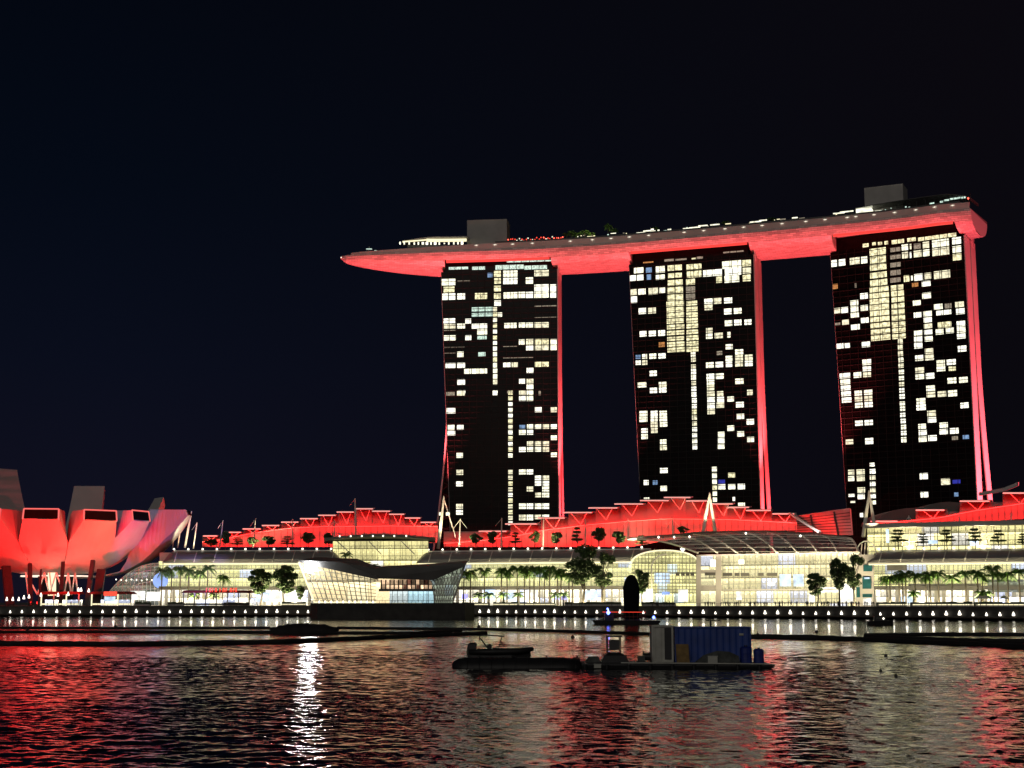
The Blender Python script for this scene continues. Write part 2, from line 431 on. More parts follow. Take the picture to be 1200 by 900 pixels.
# ================================================================== THE SETTING
import numpy as np
def build_water():
    """one water sheet: real wind ripples on the open water, dying out towards the sheltered strip behind the booms"""
    rs_ = np.random.RandomState(12)
    rows = [34.0]
    while rows[-1] < 270: rows.append(rows[-1] + (.11 if rows[-1] < 85 else (.20 if rows[-1] < 150 else .40)))
    Yr = np.array(rows); T = np.linspace(-.46, .46, 860)
    YY, TT = np.meshgrid(Yr, T, indexing='ij'); XX = YY * TT; ZZ = np.zeros_like(XX)
    dY = np.where(YY < 85, .11, np.where(YY < 150, .20, .40)); dX = YY * (T[1] - T[0]); res = np.maximum(dX * .8, dY)
    NW = 84
    lam = np.exp(rs_.uniform(np.log(.36), np.log(3.4), NW)); th = rs_.normal(PI / 2 - .25, .85, NW); ph = rs_.uniform(0, 2 * PI, NW)
    for l, t, p in zip(lam, th, ph):
        k = 2 * PI / l; slope = WAVE_SLOPE * math.sqrt(2.0 / NW) * (1.1 if l < 1.6 else .85)
        fade = np.clip((l / res - 2.2) / 2.0, 0, 1)
        ZZ += slope / k * fade * np.sin(k * (XX * math.cos(t) + YY * math.sin(t)) + p)
    # gust patches
    g = 1 + .35 * np.sin(XX * .11 + 1.3 * np.sin(YY * .043)) * np.sin(YY * .071 + XX * .03)
    edge = np.clip((.46 - np.abs(TT)) / .03, 0, 1) * np.clip((YY - 34) / 3, 0, 1) * np.clip((268 - YY) / 85, 0, 1)
    ZZ *= g * edge
    nr, nc = XX.shape
    co = np.stack([XX, YY, ZZ], -1).reshape(-1, 3)
    i = np.arange(nr * nc).reshape(nr, nc)
    f = np.stack([i[:-1, :-1], i[:-1, 1:], i[1:, 1:], i[1:, :-1]], -1).reshape(-1, 4)
    y0, y1 = float(Yr[0]), float(Yr[-1]); x0, x1 = .46 * y0, .46 * y1
    ex = np.array([(-6000, -300, 0), (6000, -300, 0), (6000, y0, 0), (-6000, y0, 0), (-6000, y0, 0), (-x0, y0, 0), (-x1, y1, 0), (-6000, y1, 0),
                   (x0, y0, 0), (6000, y0, 0), (6000, y1, 0), (x1, y1, 0), (-6000, y1, 0), (6000, y1, 0), (6000, 1200, 0), (-6000, 1200, 0)], float)
    n0 = len(co); co = np.vstack([co, ex]); f = np.vstack([f, n0 + np.arange(16).reshape(4, 4)])
    me = bpy.data.meshes.new('water'); me.vertices.add(len(co)); me.vertices.foreach_set('co', co.astype(np.float32).ravel())
    me.loops.add(f.size); me.loops.foreach_set('vertex_index', f.astype(np.int32).ravel())
    me.polygons.add(len(f)); me.polygons.foreach_set('loop_start', (np.arange(len(f)) * 4).astype(np.int32))
    me.update(calc_edges=True); me.polygons.foreach_set('use_smooth', np.ones(len(f), bool)); me.materials.append(MATS['bay_water'])
    o = bpy.data.objects.new('water', me); COL.objects.link(o); o['kind'] = 'structure'
WAVE_SLOPE = 0.082
build_water()
us = [-900, -300, 0, 120, 240, 360, 460, 560, 630, 700, 780, 860, 940, 1030, 1110, 1200, 1300, 2200]
mb = MB(); wall_ = MB(); bw = MB()
for a, b_ in zip(us, us[1:]):
    A, B = shore(a, GZ), shore(b_, GZ)
    mb.quad(A, B, (B.x * 12 if abs(B.x) > 60 else B.x, 12000, GZ), (A.x * 12 if abs(A.x) > 60 else A.x, 12000, GZ))
    A0, B0 = shore(a, -2), shore(b_, -2)
    wall_.hexa([A0, B0, B0 + V((0, 1.2, 0)), A0 + V((0, 1.2, 0)), V((A.x, A.y, GZ - .01)), V((B.x, B.y, GZ - .01)), V((B.x, B.y + 1.2, GZ - .01)), V((A.x, A.y + 1.2, GZ - .01))])
    bw.hexa([shore(a, 0.55, -4.5), shore(b_, 0.55, -4.5), shore(b_, 0.55, -.03), shore(a, 0.55, -.03), shore(a, 0.95, -4.5), shore(b_, 0.95, -4.5), shore(b_, 0.95, -.03), shore(a, 0.95, -.03)])
    n = max(2, int((B - A).length / 9))
    if -10 < a < 1250:
        for k in range(n):
            p = shore(a + (b_ - a) * k / n, 0, -4.0); bw.bar((p.x, p.y, -1), (p.x, p.y, 0.56), 0.5)
props(mb.build('ground', 'paving'), kind='structure')
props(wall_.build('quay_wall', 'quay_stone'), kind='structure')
props(bw.build('boardwalk', 'deck_wood'), kind='structure')

# ================================================================== HOTEL TOWERS
W1A = """378 158 408 186 b;418 145 460 182 y;475 143 563 182;668 140 757 178;92 195 178 235;420 190 460 225 y;475 188 563 227;615 185 660 225;105 243 172 278 y;418 237 460 272 y;668 229 757 270;765 229 803 270;97 285 180 325;190 285 238 322;300 282 375 320 y;418 285 460 318 y;477 278 563 316;570 275 612 313;617 275 660 313;668 273 757 312;765 273 803 312;420 328 460 362;280 370 408 396 g;412 370 436 396;280 406 408 428 g;412 403 438 428 y;442 403 468 430;105 440 178 470;240 442 275 472;412 438 436 462;107 476 180 503;190 472 238 503;280 473 375 503;412 473 436 497 y;482 468 558 500;572 466 612 497;617 466 660 497;670 464 757 497;312 508 375 540;412 508 436 534;107 545 180 577;240 545 277 575;315 545 372 570 g;412 544 436 570 y;572 570 608 603;617 568 661 602;672 568 757 602 y;766 568 807 602;412 578 436 604;617 606 661 638;672 604 757 637;766 604 807 637;412 612 436 640;190 646 228 680;320 648 365 675 g;412 648 436 675;412 683 436 708 y;117 717 180 748;190 715 238 747;412 715 436 745;475 712 520 742;527 712 565 742;672 708 757 740 y;233 752 375 785;412 752 438 778;620 747 662 780;412 785 438 815;190 818 238 852;412 820 438 852;573 815 610 847;620 815 662 847;620 850 662 882;135 117 255 133 g;280 115 360 135 g;425 105 600 132 g;604 108 745 132 g;190 886 240 905;410 888 440 905;500 890 535 905 d;575 890 615 900;190 205 270 212 d;670 360 805 366 d;670 432 805 438 d;107 512 180 517 d;475 610 560 616 d;475 682 660 686 d;107 616 235 621 d;107 652 180 657 d;495 78 780 86 g"""
W1B = """605 5 642 30;118 48 170 70 d;183 40 230 70;398 42 426 70;492 40 518 65 y;557 40 597 68;603 40 642 68;492 75 518 98 y;557 73 597 102;603 73 642 102;492 110 518 135;120 145 173 178;492 145 518 170;653 140 693 170;748 140 785 170;492 180 518 204;492 212 518 238 y;127 247 170 278;183 247 222 275;492 247 518 272;605 243 642 270;653 243 690 270;700 243 738 270;748 243 785 270;560 247 594 270 b;125 283 172 310;492 280 518 305;557 277 597 306;605 277 642 306;492 315 518 340 y;748 310 785 338;492 350 518 373;605 345 642 373;653 345 690 373;700 345 738 373;492 383 518 407 y;557 380 597 410;605 380 642 408;653 380 690 408;700 380 738 408;180 415 218 445;492 418 518 443;748 413 785 440;180 517 220 548;492 518 518 543;557 515 597 545;603 515 642 545;492 553 518 577;653 552 690 580;700 552 738 580;178 587 218 617;492 588 518 612 y;653 585 690 613;700 585 738 613;492 623 518 647;603 618 642 648;697 618 738 648;492 657 518 680;655 655 690 683;697 655 738 683;492 690 518 715 y;178 723 218 753;492 725 518 750;557 720 597 753;603 720 642 753;653 720 692 753;698 720 738 753;178 760 218 788;492 760 518 785 y;492 795 518 820;557 788 597 822;603 788 642 822;652 788 690 815;698 788 738 808;492 828 518 850;675 42 688 68 d"""
W2A = """90 218 145 250;160 218 195 250 b;218 210 270 248;287 203 370 235 y;397 197 485 230 y;607 178 718 222;725 173 775 210 y;57 262 145 297;165 258 190 290 b;218 260 270 288;290 250 370 280 y;400 238 485 275 y;495 230 605 268;622 222 718 262;727 218 775 252;287 290 375 323 y;395 285 447 318 y;572 270 605 307 y;620 265 706 305;727 260 773 298 y;65 345 107 382;115 342 158 377;175 337 230 375;238 335 272 370;285 332 378 367 y;395 328 448 365 d;67 387 110 425;285 375 378 410 y;395 372 448 405 d;280 415 382 443 y;397 413 460 440 y;502 400 550 430;558 396 602 430;618 394 665 427;282 450 382 478 y;397 447 462 474 y;503 435 550 467;117 455 160 490;173 453 218 487;618 458 662 492;675 455 720 488;282 483 383 510 y;397 480 463 508 y;282 516 383 545 y;397 513 463 542 y;622 527 665 560;677 523 720 556;737 522 778 553;283 552 385 578 y;398 547 465 573 y;123 590 163 622;177 588 218 620;232 585 272 618;283 587 385 612 y;398 582 465 607 y;512 572 550 600;512 605 550 635;563 600 610 632;637 595 655 628;285 622 385 645 y;398 615 467 643 y;235 655 270 683 o;285 653 387 680 y;398 650 467 677 y;627 667 668 697;287 686 388 713 y;398 683 467 710 y;683 697 730 727;575 707 607 730 d;100 730 128 753 b;138 725 167 752;180 722 220 752;233 720 275 750;423 713 450 740;627 735 667 765;683 730 728 762;740 728 785 760;100 762 130 788;138 760 168 788;425 745 452 770;512 773 557 805;568 770 612 802;628 768 667 800;683 765 728 797;740 763 785 795;425 785 452 808;182 822 223 853;425 815 453 843;515 842 558 872;570 838 615 870;425 850 453 875;685 868 730 898;112 890 160 905;235 888 278 905;517 876 560 903;265 165 320 180 d;330 162 395 178 d;425 158 450 180 y;140 180 200 192 o;610 118 730 126 d;455 150 490 170 d"""
W2B = """183 22 223 53;425 12 453 40;425 47 453 72;427 82 453 107;427 115 455 142;427 148 455 175;430 182 457 210;430 217 457 243;430 250 457 277 y;430 285 458 310;432 320 458 345;432 353 459 378;432 388 459 412;432 422 460 447;433 455 460 483;112 92 163 120;237 88 280 117;183 122 225 153;237 120 280 150;515 40 560 72;570 38 615 70;683 68 732 100;517 75 560 105;518 108 560 137;753 133 785 165;518 143 562 172;575 142 613 170;520 178 563 207;575 175 617 207;637 173 675 203;520 213 563 243;573 208 618 240;688 205 733 237;520 245 563 277;122 258 168 290;188 257 228 290;240 257 282 287;122 293 168 322;188 292 228 320;240 290 283 318;188 323 228 353;242 322 285 350;133 360 170 387;190 357 228 387;133 393 170 423;243 425 280 452;243 458 282 487;692 275 735 305;750 305 793 338;637 343 677 375;580 380 620 410;695 377 735 408;580 415 620 445;753 410 793 440;580 450 620 480;243 592 287 622;147 663 175 692;200 665 228 690 b;245 697 283 727;148 765 180 785;547 585 575 612;548 622 575 650;549 657 575 685;550 692 575 720 y;551 727 576 755;552 762 576 790;583 658 623 683 i;582 687 625 718;642 620 683 648 y;642 687 685 717;698 685 740 717;668 760 682 785;700 793 740 820"""
W3A = """237 212 270 232 y;290 205 310 222 y;322 203 345 220 y;358 198 378 217 y;398 190 467 212 y;485 180 532 200 y;545 175 620 195 y;622 160 757 182 y;280 240 370 278 y;458 220 493 253;503 217 512 247;525 215 565 245 d;575 205 610 240;627 192 720 232;738 180 787 218;283 285 370 322 y;460 262 493 297;503 262 512 295;525 253 570 290;577 248 612 285;628 238 722 280;740 228 788 265;50 308 98 345;107 302 145 338;170 293 225 330;233 287 267 325;282 328 373 362 y;742 272 790 308 y;283 372 375 405 y;283 412 378 448 y;470 392 500 427 y;510 392 520 420;528 383 575 420;585 377 622 412;637 365 727 408;395 235 450 260 d;395 275 452 300 d;395 318 452 345 d;395 362 452 390 d;395 405 452 430 d;62 440 103 468 o;198 435 207 460 d;570 422 618 452;515 430 550 455 o;280 453 385 482 y;398 445 467 473 y;228 490 270 522;280 487 387 515 y;400 478 470 508 y;572 487 620 520;173 530 217 557;281 520 387 548 y;402 513 472 542 y;520 528 563 558;72 573 117 603;123 568 160 600;175 562 217 592;230 557 270 588;281 553 387 582 y;402 547 473 576 y;637 550 685 580;697 548 735 575 d;755 538 803 570;175 596 220 625;283 587 388 615 y;402 581 474 609 y;525 597 567 627;578 590 625 620;650 585 733 613;760 575 807 607;128 635 165 665;85 655 117 668 d;232 625 275 655;284 621 390 648 y;403 615 476 642 y;580 625 625 655;177 662 225 693;285 655 392 683 y;404 650 478 678 y;582 660 627 688;658 650 733 682 y;763 645 810 675;287 690 393 717 y;405 684 479 710 y;527 698 572 728;583 694 628 722;647 690 690 720;703 683 747 713;765 678 812 710;288 723 395 752 y;406 717 480 743 y;527 732 572 762;585 730 630 758;765 715 812 743;97 770 135 800;142 768 172 797;237 760 282 790;437 745 463 772;528 767 573 797;437 778 463 805;770 782 817 815;587 797 633 828;438 813 465 840;533 835 577 866;588 832 635 863;440 848 466 873;240 858 288 888;652 862 697 895;708 858 757 888;440 882 466 900"""
W3B = """228 7 272 35;230 42 273 67;232 73 273 98;418 0 445 20;418 27 445 50;420 60 447 83;421 93 447 115;422 125 448 147;423 157 449 180;424 188 451 213;425 227 452 248;427 253 453 277;428 287 454 309;430 318 456 342;432 350 458 374;432 382 460 405;433 415 460 443;108 78 163 105;182 73 222 102;112 111 163 137;115 143 165 168;117 174 167 199;120 206 170 233;187 170 225 196;237 166 280 192;188 202 227 227;238 198 280 225;190 234 230 260;240 230 282 257;622 10 663 37;675 5 720 32;507 0 550 12;562 0 605 8;507 48 553 77;620 42 665 68;683 42 720 65 y;508 83 553 110;563 77 607 107;677 102 723 132;738 98 783 128;565 143 610 172;567 177 612 205;625 173 670 202;680 168 727 200;513 210 560 240;513 243 562 273;745 233 788 262;570 275 615 305;573 310 617 338;523 345 563 372;635 338 678 365;525 378 567 405;635 372 678 400;690 367 735 397;525 412 567 440;575 405 620 435;700 410 732 430 d;190 328 230 355;240 325 283 352;140 427 180 453;243 420 285 452;153 587 185 613;197 585 240 612;153 620 185 647;198 618 240 647;202 680 242 708;203 715 240 742;155 715 187 730;165 750 190 762;215 815 232 837;267 550 292 570;267 583 297 608;267 617 297 640;268 650 297 673;269 682 297 706;270 714 298 737;270 747 299 770;530 605 573 637;643 633 690 667;535 703 575 733;757 403 790 425 b;703 640 745 660 i;712 707 735 728 b"""
WM = {'': 'room_light', 'w': 'room_white', 's': 'room_soft', 'y': 'room_yellow', 'b': 'room_blue', 'g': 'room_green', 'd': 'room_dim', 'o': 'room_orange', 'i': 'room_indigo'}

def tower(L_, R_, inset, rl, rb, lists, label, seed, li=0.0):
    L_, R_ = V((*L_, 0)), V((*R_, 0)); T = (R_ - L_); W = T.length; T.normalize(); Nn = V((T.y, -T.x, 0))   # towards the bay
    base = (L_ + R_) / 2 - Nn * 12; base.z = GZ
    root = thing('hotel_tower', base, label, 'hotel tower')
    def P(s, d, z): return L_ + T * s - Nn * d + V((0, 0, z))
    ZT = 188.0
    def sl(z): return inset * (ZT - z) / 140.0
    def hitp(u, v):
        r = ray(u, v); o = V((0, 0, CAMH)); t = (L_ - o).dot(Nn) / r.dot(Nn); p = o + r * t
        return (p - L_).dot(T), p.z
    zs = [GZ + (ZT - GZ) * k / 24 for k in range(25)]
    # front wing: dark glass slab
    mb = MB(); mb.loft([[P(sl(z), 0, z), P(W, 0, z), P(W, 9.5, z), P(sl(z), 9.5, z)] for z in zs])
    gf = mb.build('glass_front', 'tower_glass', root)
    # fins: floor edges and mullions
    mb = MB(); z = 14.0; rng = random.Random(seed)
    levels = []
    while z < ZT:
        levels.append(z); z += 3.05 if z < 166 else 3.95
    for z in levels:
        mb.hexa([P(sl(z), -.22, z), P(W, -.22, z), P(W, 0.05, z), P(sl(z), 0.05, z), P(sl(z), -.22, z + .28), P(W, -.22, z + .28), P(W, 0.05, z + .28), P(sl(z), 0.05, z + .28)])
    for k in range(1, 16):
        s = W * k / 16.0; mb.hexa([P(s, -.3, 10), P(s + .18, -.3, 10), P(s + .18, .05, 10), P(s, .05, 10), P(s, -.3, ZT), P(s + .18, -.3, ZT), P(s + .18, .05, ZT), P(s, .05, ZT)])
    mb.build('mullion_grid', 'fin_metal', gf)
    # rear wing splays away towards the ground
    def off(z): return 0 if z > 125 else ((125 - z) / 121.0) ** 1.5
    mb = MB(); mb.loft([[P(sl(z) + li - rl * off(z), 11.5 + rb * off(z), z), P(W, 11.5 + rb * off(z), z), P(W, 21 + rb * off(z), z), P(sl(z) + li - rl * off(z), 21 + rb * off(z), z)] for z in zs])
    rw = mb.build('rear_wing', 'tower_glass', root)
    # link between the wings
    mb = MB(); mb.box(0, 1, 0, 1, 0, 1); mb.v = []; mb.f = []; mb.m = []
    mb.hexa([P(4, 9.4, 100), P(W - 2, 9.4, 100), P(W - 2, 11.6, 100), P(4, 11.6, 100), P(4, 9.4, ZT), P(W - 2, 9.4, ZT), P(W - 2, 11.6, ZT), P(4, 11.6, ZT)])
    # atrium glass lattice between the legs, seen at the sides
    mb.build('link_core', 'tower_glass', root)
    for side in (0, 1):
        mb = MB()
        for z in [8 + 6 * k for k in range(15)]:
            s = W - 1.2 if side else sl(z) + .6
            s2 = W - 1.2 if side else sl(z) + li - rl * off(z) + .6
            mb.bar(P(s, 11, z), P(s2, 11.5 + rb * off(z), z + 4), .35)
            mb.bar(P(s, 11, z + 4), P(s2, 11.5 + rb * off(z), z), .35)
        mb.build('atrium_truss', 'fin_metal', root)
    # concrete end walls
    def endwall(s0f, d0f, d1f, t, nm='end_wall', m='end_concrete'):
        mb = MB(); mb.loft([[P(s0f(z), d0f(z), z), P(s0f(z) + t, d0f(z), z), P(s0f(z) + t, d1f(z), z), P(s0f(z), d1f(z), z)] for z in zs])
        return mb.build(nm, m, root)
    endwall(lambda z: W + .01, lambda z: -.4, lambda z: 9.8, .5)
    endwall(lambda z: W + .01, lambda z: 11.5 + rb * off(z), lambda z: 21 + rb * off(z), .5)
    endwall(lambda z: sl(z) - .31, lambda z: .6, lambda z: 9.5, .3)
    endwall(lambda z: sl(z) + li - rl * off(z) - .91, lambda z: 11.5 + rb * off(z), lambda z: 21 + rb * off(z), .9)
    # Y-shaped brackets where the end wall meets the hull
    for d in (2.5, 16):
        mb = MB(); mb.bar(P(W + .5, d, ZT - 3), P(W + .5, d - 3, ZT + 6), .8); mb.bar(P(W + .5, d, ZT - 3), P(W + .5, d + 3, ZT + 6), .8)
        mb.build('bracket', 'end_concrete', root)
    # crown floors set back under the hull
    mb = MB(); mb.hexa([P(2, 1.5, ZT), P(W - 3, 1.5, ZT), P(W - 3, 24, ZT), P(2, 24, ZT), P(2, 1.5, 195), P(W - 3, 1.5, 195), P(W - 3, 24, 195), P(2, 24, 195)])
    mb.build('crown', 'tower_glass', root)
    # lit rooms
    rects = []
    for txt, sc, ou, ov in lists:
        for it in txt.split(';'):
            q = it.split(); x0, y0, x1, y1 = map(float, q[:4]); k = q[4] if len(q) > 4 else ''
            u0, u1, v0, v1 = ou + x0 / sc, ou + x1 / sc, ov + y0 / sc, ov + y1 / sc
            um, vm = (u0 + u1) / 2, (v0 + v1) / 2
            s0, _ = hitp(u0, vm); s1, _ = hitp(u1, vm); _, z1 = hitp(um, v0); _, z0 = hitp(um, v1)
            s0, s1 = max(s0, sl(z0) + .1), min(s1, W - .1)
            if s1 - s0 < .4: continue
            if k == '': k = rng.choice(['', '', 'w', 'w', 's'])
            rects.append(((s1 - s0) * (z1 - z0), s0, s1, z0, z1, k))
    rects.sort(reverse=True)
    rest = MB(); restm = sorted(set(WM.values()))
    for i, (ar, s0, s1, z0, z1, k) in enumerate(rects):
        tgt = MB() if i < 99 else rest
        mi = 0 if i < 99 else restm.index(WM[k])
        d = 1.3 if z1 > ZT + .5 else -.02
        # pane with a dark curtain edge: two leaves split by a slim jamb when the window is wide
        nleaf = max(1, round((s1 - s0) / 4.2))
        for j in range(nleaf):
            a = s0 + (s1 - s0) * j / nleaf; c = s0 + (s1 - s0) * (j + 1) / nleaf - (0.36 if j < nleaf - 1 else 0)
            tgt.hexa([P(a, d - .08, z0), P(c, d - .08, z0), P(c, d, z0), P(a, d, z0), P(a, d - .08, z1), P(c, d - .08, z1), P(c, d, z1), P(a, d, z1)], mi)
        if i < 99: tgt.build('lit_window', WM[k], root)
    if rest.f: props(rest.build('lit_window', restm, root), kind='stuff')
    return dict(P=P, W=W, T=T, N=Nn, ZT=ZT, root=root)

T1 = tower((-39.6, 774.8), (25, 766.7), 6.0, 21, 20, [(W1A, 5.294, 500, 290), (W1B, 5.144, 500, 450)],
           'left hotel tower, dark glass with lit rooms, under the pointed end of the roof deck', 1)
T2 = tower((63.9, 756.5), (128, 733.6), 5.0, 9, 22, [(W2A, 5.0, 725, 270), (W2B, 5.0, 725, 430)],
           'middle hotel tower of the three with a yellow lit column and a red end wall', 2, 5.0)
T3 = tower((168, 730), (227, 694), 4.0, 0, 24, [(W3A, 4.736, 960, 240), (W3B, 4.5, 960, 420)],
           'right hotel tower of the three, its pink end wall splitting in two legs', 3, 7.0)

# ================================================================== ROOFTOP PARK (boat shaped hull over the towers)
CL = [(-97, 783), (-50, 787), (-5, 784), (48, 773), (100, 756), (153, 737), (204, 716), (236, 696.5)]
def catmull(pts, n):
    out = []; P_ = [V((*p, 0)) for p in pts]; P_ = [P_[0] * 2 - P_[1]] + P_ + [P_[-1] * 2 - P_[-2]]
    for i in range(1, len(P_) - 2):
        for k in range(n):
            t = k / n; a, b_, c, d = P_[i - 1:i + 3]
            out.append(0.5 * ((2 * b_) + (c - a) * t + (2 * a - 5 * b_ + 4 * c - d) * t * t + (3 * b_ - a - 3 * c + d) * t ** 3))
    out.append(P_[-2]); return out
spine = catmull(CL, 14)
lens = [0.0]
for a, b_ in zip(spine, spine[1:]): lens.append(lens[-1] + (b_ - a).length)
TOT = lens[-1]
def spine_at(l):
    l = min(max(l, 0), TOT)
    for i in range(len(lens) - 1):
        if l <= lens[i + 1]:
            t = (l - lens[i]) / (lens[i + 1] - lens[i]); p = spine[i].lerp(spine[i + 1], t); d = (spine[i + 1] - spine[i]).normalized()
            i0, i1 = max(i - 3, 0), min(i + 4, len(spine) - 1); d = (spine[i1] - spine[i0]).normalized()
            return p, d, V((d.y, -d.x, 0))
    return spine[-1], V((1, 0, 0)), V((0, -1, 0))
def near_l(q):
    return min(range(0, 3600), key=lambda k: (spine_at(TOT * k / 3600)[0] - q).length) * TOT / 3600
park = thing('rooftop_park', (60, 770, 186), 'long boat shaped roof deck lit red, lying across the tops of all three towers', 'rooftop deck')
DECK = 199.0
def halfw(l):
    if l < 85: return 19.5 * math.sin(PI / 2 * min(1, l / 85)) ** 0.62 + 0.15
    if l > TOT - 16: return 15.5 + 4 * ((TOT - l) / 16)
    return 19.5
def zb(l):
    if l < 70: return 197.8 - 9.3 * (l / 70) ** 0.42
    return 188.5
notch = []
for T in (T1, T2, T3):
    q0 = T['P'](1.0, 12, 0); q1 = T['P'](T['W'] - 1.5, 12, 0); q0.z = q1.z = 0
    notch.append((near_l(q0), near_l(q1)))
def in_notch(l): return any(a <= l <= b_ for a, b_ in notch)
def section(l, notched):
    c, d, n = spine_at(l); w = halfw(l); z0 = zb(l); H = DECK - z0; k = w / 19.5
    if not notched:
        prof = [(-w, DECK), (-w - .1 * k, DECK - 1.2 * min(1, H / 6)), (-w * .97, DECK - .30 * H), (-w * .88, DECK - .55 * H), (-w * .70, DECK - .78 * H), (-w * .42, DECK - .94 * H), (0, z0),
                (w * .42, DECK - .94 * H), (w * .70, DECK - .78 * H), (w * .88, DECK - .55 * H), (w * .97, DECK - .30 * H), (w, DECK - 1.2 * min(1, H / 6)), (w, DECK)]
    else:
        prof = [(-w, DECK), (-w - .1 * k, DECK - 1.2), (-w * .97, DECK - .30 * H), (-w * .90, DECK - .50 * H), (-w * .86, DECK - .50 * H), (-w * .85, DECK - .28 * H), (0, DECK - .30 * H),
                (w * .85, DECK - .28 * H), (w * .86, DECK - .5 * H), (w * .90, DECK - .50 * H), (w * .97, DECK - .30 * H), (w, DECK - 1.2), (w, DECK)]
    pts = [c + n * (-q) * -1 * -1 + V((0, 0, zz)) if False else c - n * q * 1 + V((0, 0, zz)) for q, zz in prof]
    return pts, prof
stations = [TOT * k / 110 for k in range(111)]
for a, b_ in notch: stations += [a - .01, a, b_, b_ + .01]
stations = sorted(set(stations))
rings, uvs = [], []
for l in stations:
    pts, prof = section(l, in_notch(l))
    rings.append(pts)
    acc = 0; uv = []
    for j, (q, zz) in enumerate(prof):
        if j: acc += math.hypot(q - prof[j - 1][0], zz - prof[j - 1][1])
        uv.append((l, acc))
    uvs.append(uv)
mb = MB()
mb.loft(rings, closed=True, cap=True, uvs=uvs)
hull = mb.build('hull', 'hull_cladding', park)
# glowing bars in place of the red-lit cove faces; parapet and deck
for a, b_ in notch:
    mb = MB(); prev = None
    for k in range(13):
        l = a + 1.0 + (b_ - a - 2.0) * k / 12; c, d, n = spine_at(l); p = c + n * (halfw(l) * .84) + V((0, 0, DECK - 5.5))
        if prev is not None: mb.bar(prev, p, .8, 1.9)
        prev = p
    mb.build('cove_glow_face', 'cove_red_glow', park)
def ribbon(l0, l1, q0f, q1f, z0f, z1f, n, name, mat, parent=park):
    rings = []
    for k in range(n + 1):
        l = l0 + (l1 - l0) * k / n; c, d, nn = spine_at(l); a, b_ = q0f(l), q1f(l); z0, z1 = z0f(l), z1f(l)
        rings.append([c + nn * a + V((0, 0, z0)), c + nn * b_ + V((0, 0, z0)), c + nn * b_ + V((0, 0, z1)), c + nn * a + V((0, 0, z1))])
    mb = MB(); mb.loft(rings); return mb.build(name, mat, parent)
ribbon(6, TOT - .5, lambda l: halfw(l) - .15, lambda l: halfw(l) - .9, lambda l: DECK + .02, lambda l: DECK + .9 + 2.4 * min(1, l / 90), 70, 'parapet', 'end_concrete')
ribbon(90, TOT - 6, lambda l: halfw(l) - 4, lambda l: halfw(l) - 9, lambda l: DECK + .02, lambda l: DECK + 5.2, 50, 'terrace_step', 'roof_dark')
# small deck lights on the parapet
deck_lights = MB(); k = 0
for uu, vv in [(558, 285), (580, 285), (601, 284.5), (624, 284), (668, 282), (694, 281.5), (716, 280), (738, 279), (760, 278.5), (802, 275), (825, 273), (850, 270), (871, 268), (893, 264), (917, 260.5), (945, 257.5), (967, 256.5), (993, 256.5), (1003, 253), (1025, 252), (1048, 250.5), (1074, 247), (1096, 244), (1117, 241)]:
    # nearest spine param whose parapet projects at uu
    best = min(range(0, 700), key=lambda q: abs(600 + FPX * (lambda p: p.x / (p.y * CP + (p.z - CAMH) * SP))(spine_at(TOT * q / 700)[0] + spine_at(TOT * q / 700)[2] * halfw(TOT * q / 700) + V((0, 0, DECK))) - uu))
    l = TOT * best / 700; c, d, n = spine_at(l); p = c + n * (halfw(l) + .25) + V((0, 0, DECK + 2.2))
    m2 = MB(); m2.tube([p + V((0, 0, -.3)), p + V((0, 0, .0)), p + V((0, 0, .25))], [.2, .34, .2], 8); m2.bar(p - d * .9, p + d * .9, .15, .2)
    m2.build('deck_lamp', 'deck_glow', park)
def deck_pt(u, dz, q=8.0):
    best = min(range(0, 700), key=lambda k: abs(600 + FPX * (lambda p: p.x / (p.y * CP + (p.z - CAMH) * SP))(spine_at(TOT * k / 700)[0] + spine_at(TOT * k / 700)[2] * q + V((0, 0, DECK + dz))) - u))
    l = TOT * best / 700; c, d, n = spine_at(l)
    return c + n * q + V((0, 0, DECK + dz + (3.0 if u > 440 else (1.5 if u > 410 else 0)))), d, n
def deck_block(u0, u1, z0, z1, q, depth, name, mat, parent=park):
    a, d0, n0 = deck_pt(u0, z0, q); b_, d1, n1 = deck_pt(u1, z0, q); h = V((0, 0, z1 - z0))
    mb = MB(); mb.hexa([a, b_, b_ - n1 * depth, a - n0 * depth, a + h, b_ + h, b_ - n1 * depth + h, a - n0 * depth + h])
    return mb.build(name, mat, parent)
deck_block(547, 594, 2.2, 18.0, 4, 12, 'lift_core', 'concrete')
deck_block(1014, 1060, 2.2, 18.4, 4, 12, 'lift_core', 'concrete')
# restaurant with curved lit canopy at the pointed end
deck_block(478, 545, 0.1, 1.5, 12, 14, 'restaurant_base', 'roof_dark')
mb = MB()
ringz = []
for k in range(17):
    u = 472 + (548 - 472) * k / 16; zt = 3.2 + 2.7 * math.sin(PI / 2 * min(1, k / 9))
    a, d, n = deck_pt(u, zt, 13)
    ringz.append([a, a + V((0, 0, .45)), a - n * 15 + V((0, 0, 1.5)), a - n * 15 + V((0, 0, 1.0))])
mb.loft(ringz); cano = mb.build('restaurant_canopy', 'roof_panel', park)
rr = []
for k in range(13):
    u = 500 + (547 - 500) * k / 12; a, d, n = deck_pt(u, 4.0, 11); rr.append([a, a + V((0, 0, 1.5)), a - n * 1 + V((0, 0, 1.5)), a - n * 1])
mb = MB(); mb.loft(rr); mb.build('lit_band', 'strip_warm', park)
rr = []
for k in range(9):
    u = 472 + (500 - 472) * k / 8; a, d, n = deck_pt(u, 2.9 + k * .15, 13.5); rr.append([a, a + V((0, 0, .55)), a - n * 1 + V((0, 0, .55)), a - n * 1])
mb = MB(); mb.loft(rr); mb.build('lit_band', 'lamp_white' if False else 'strip_warm', park)
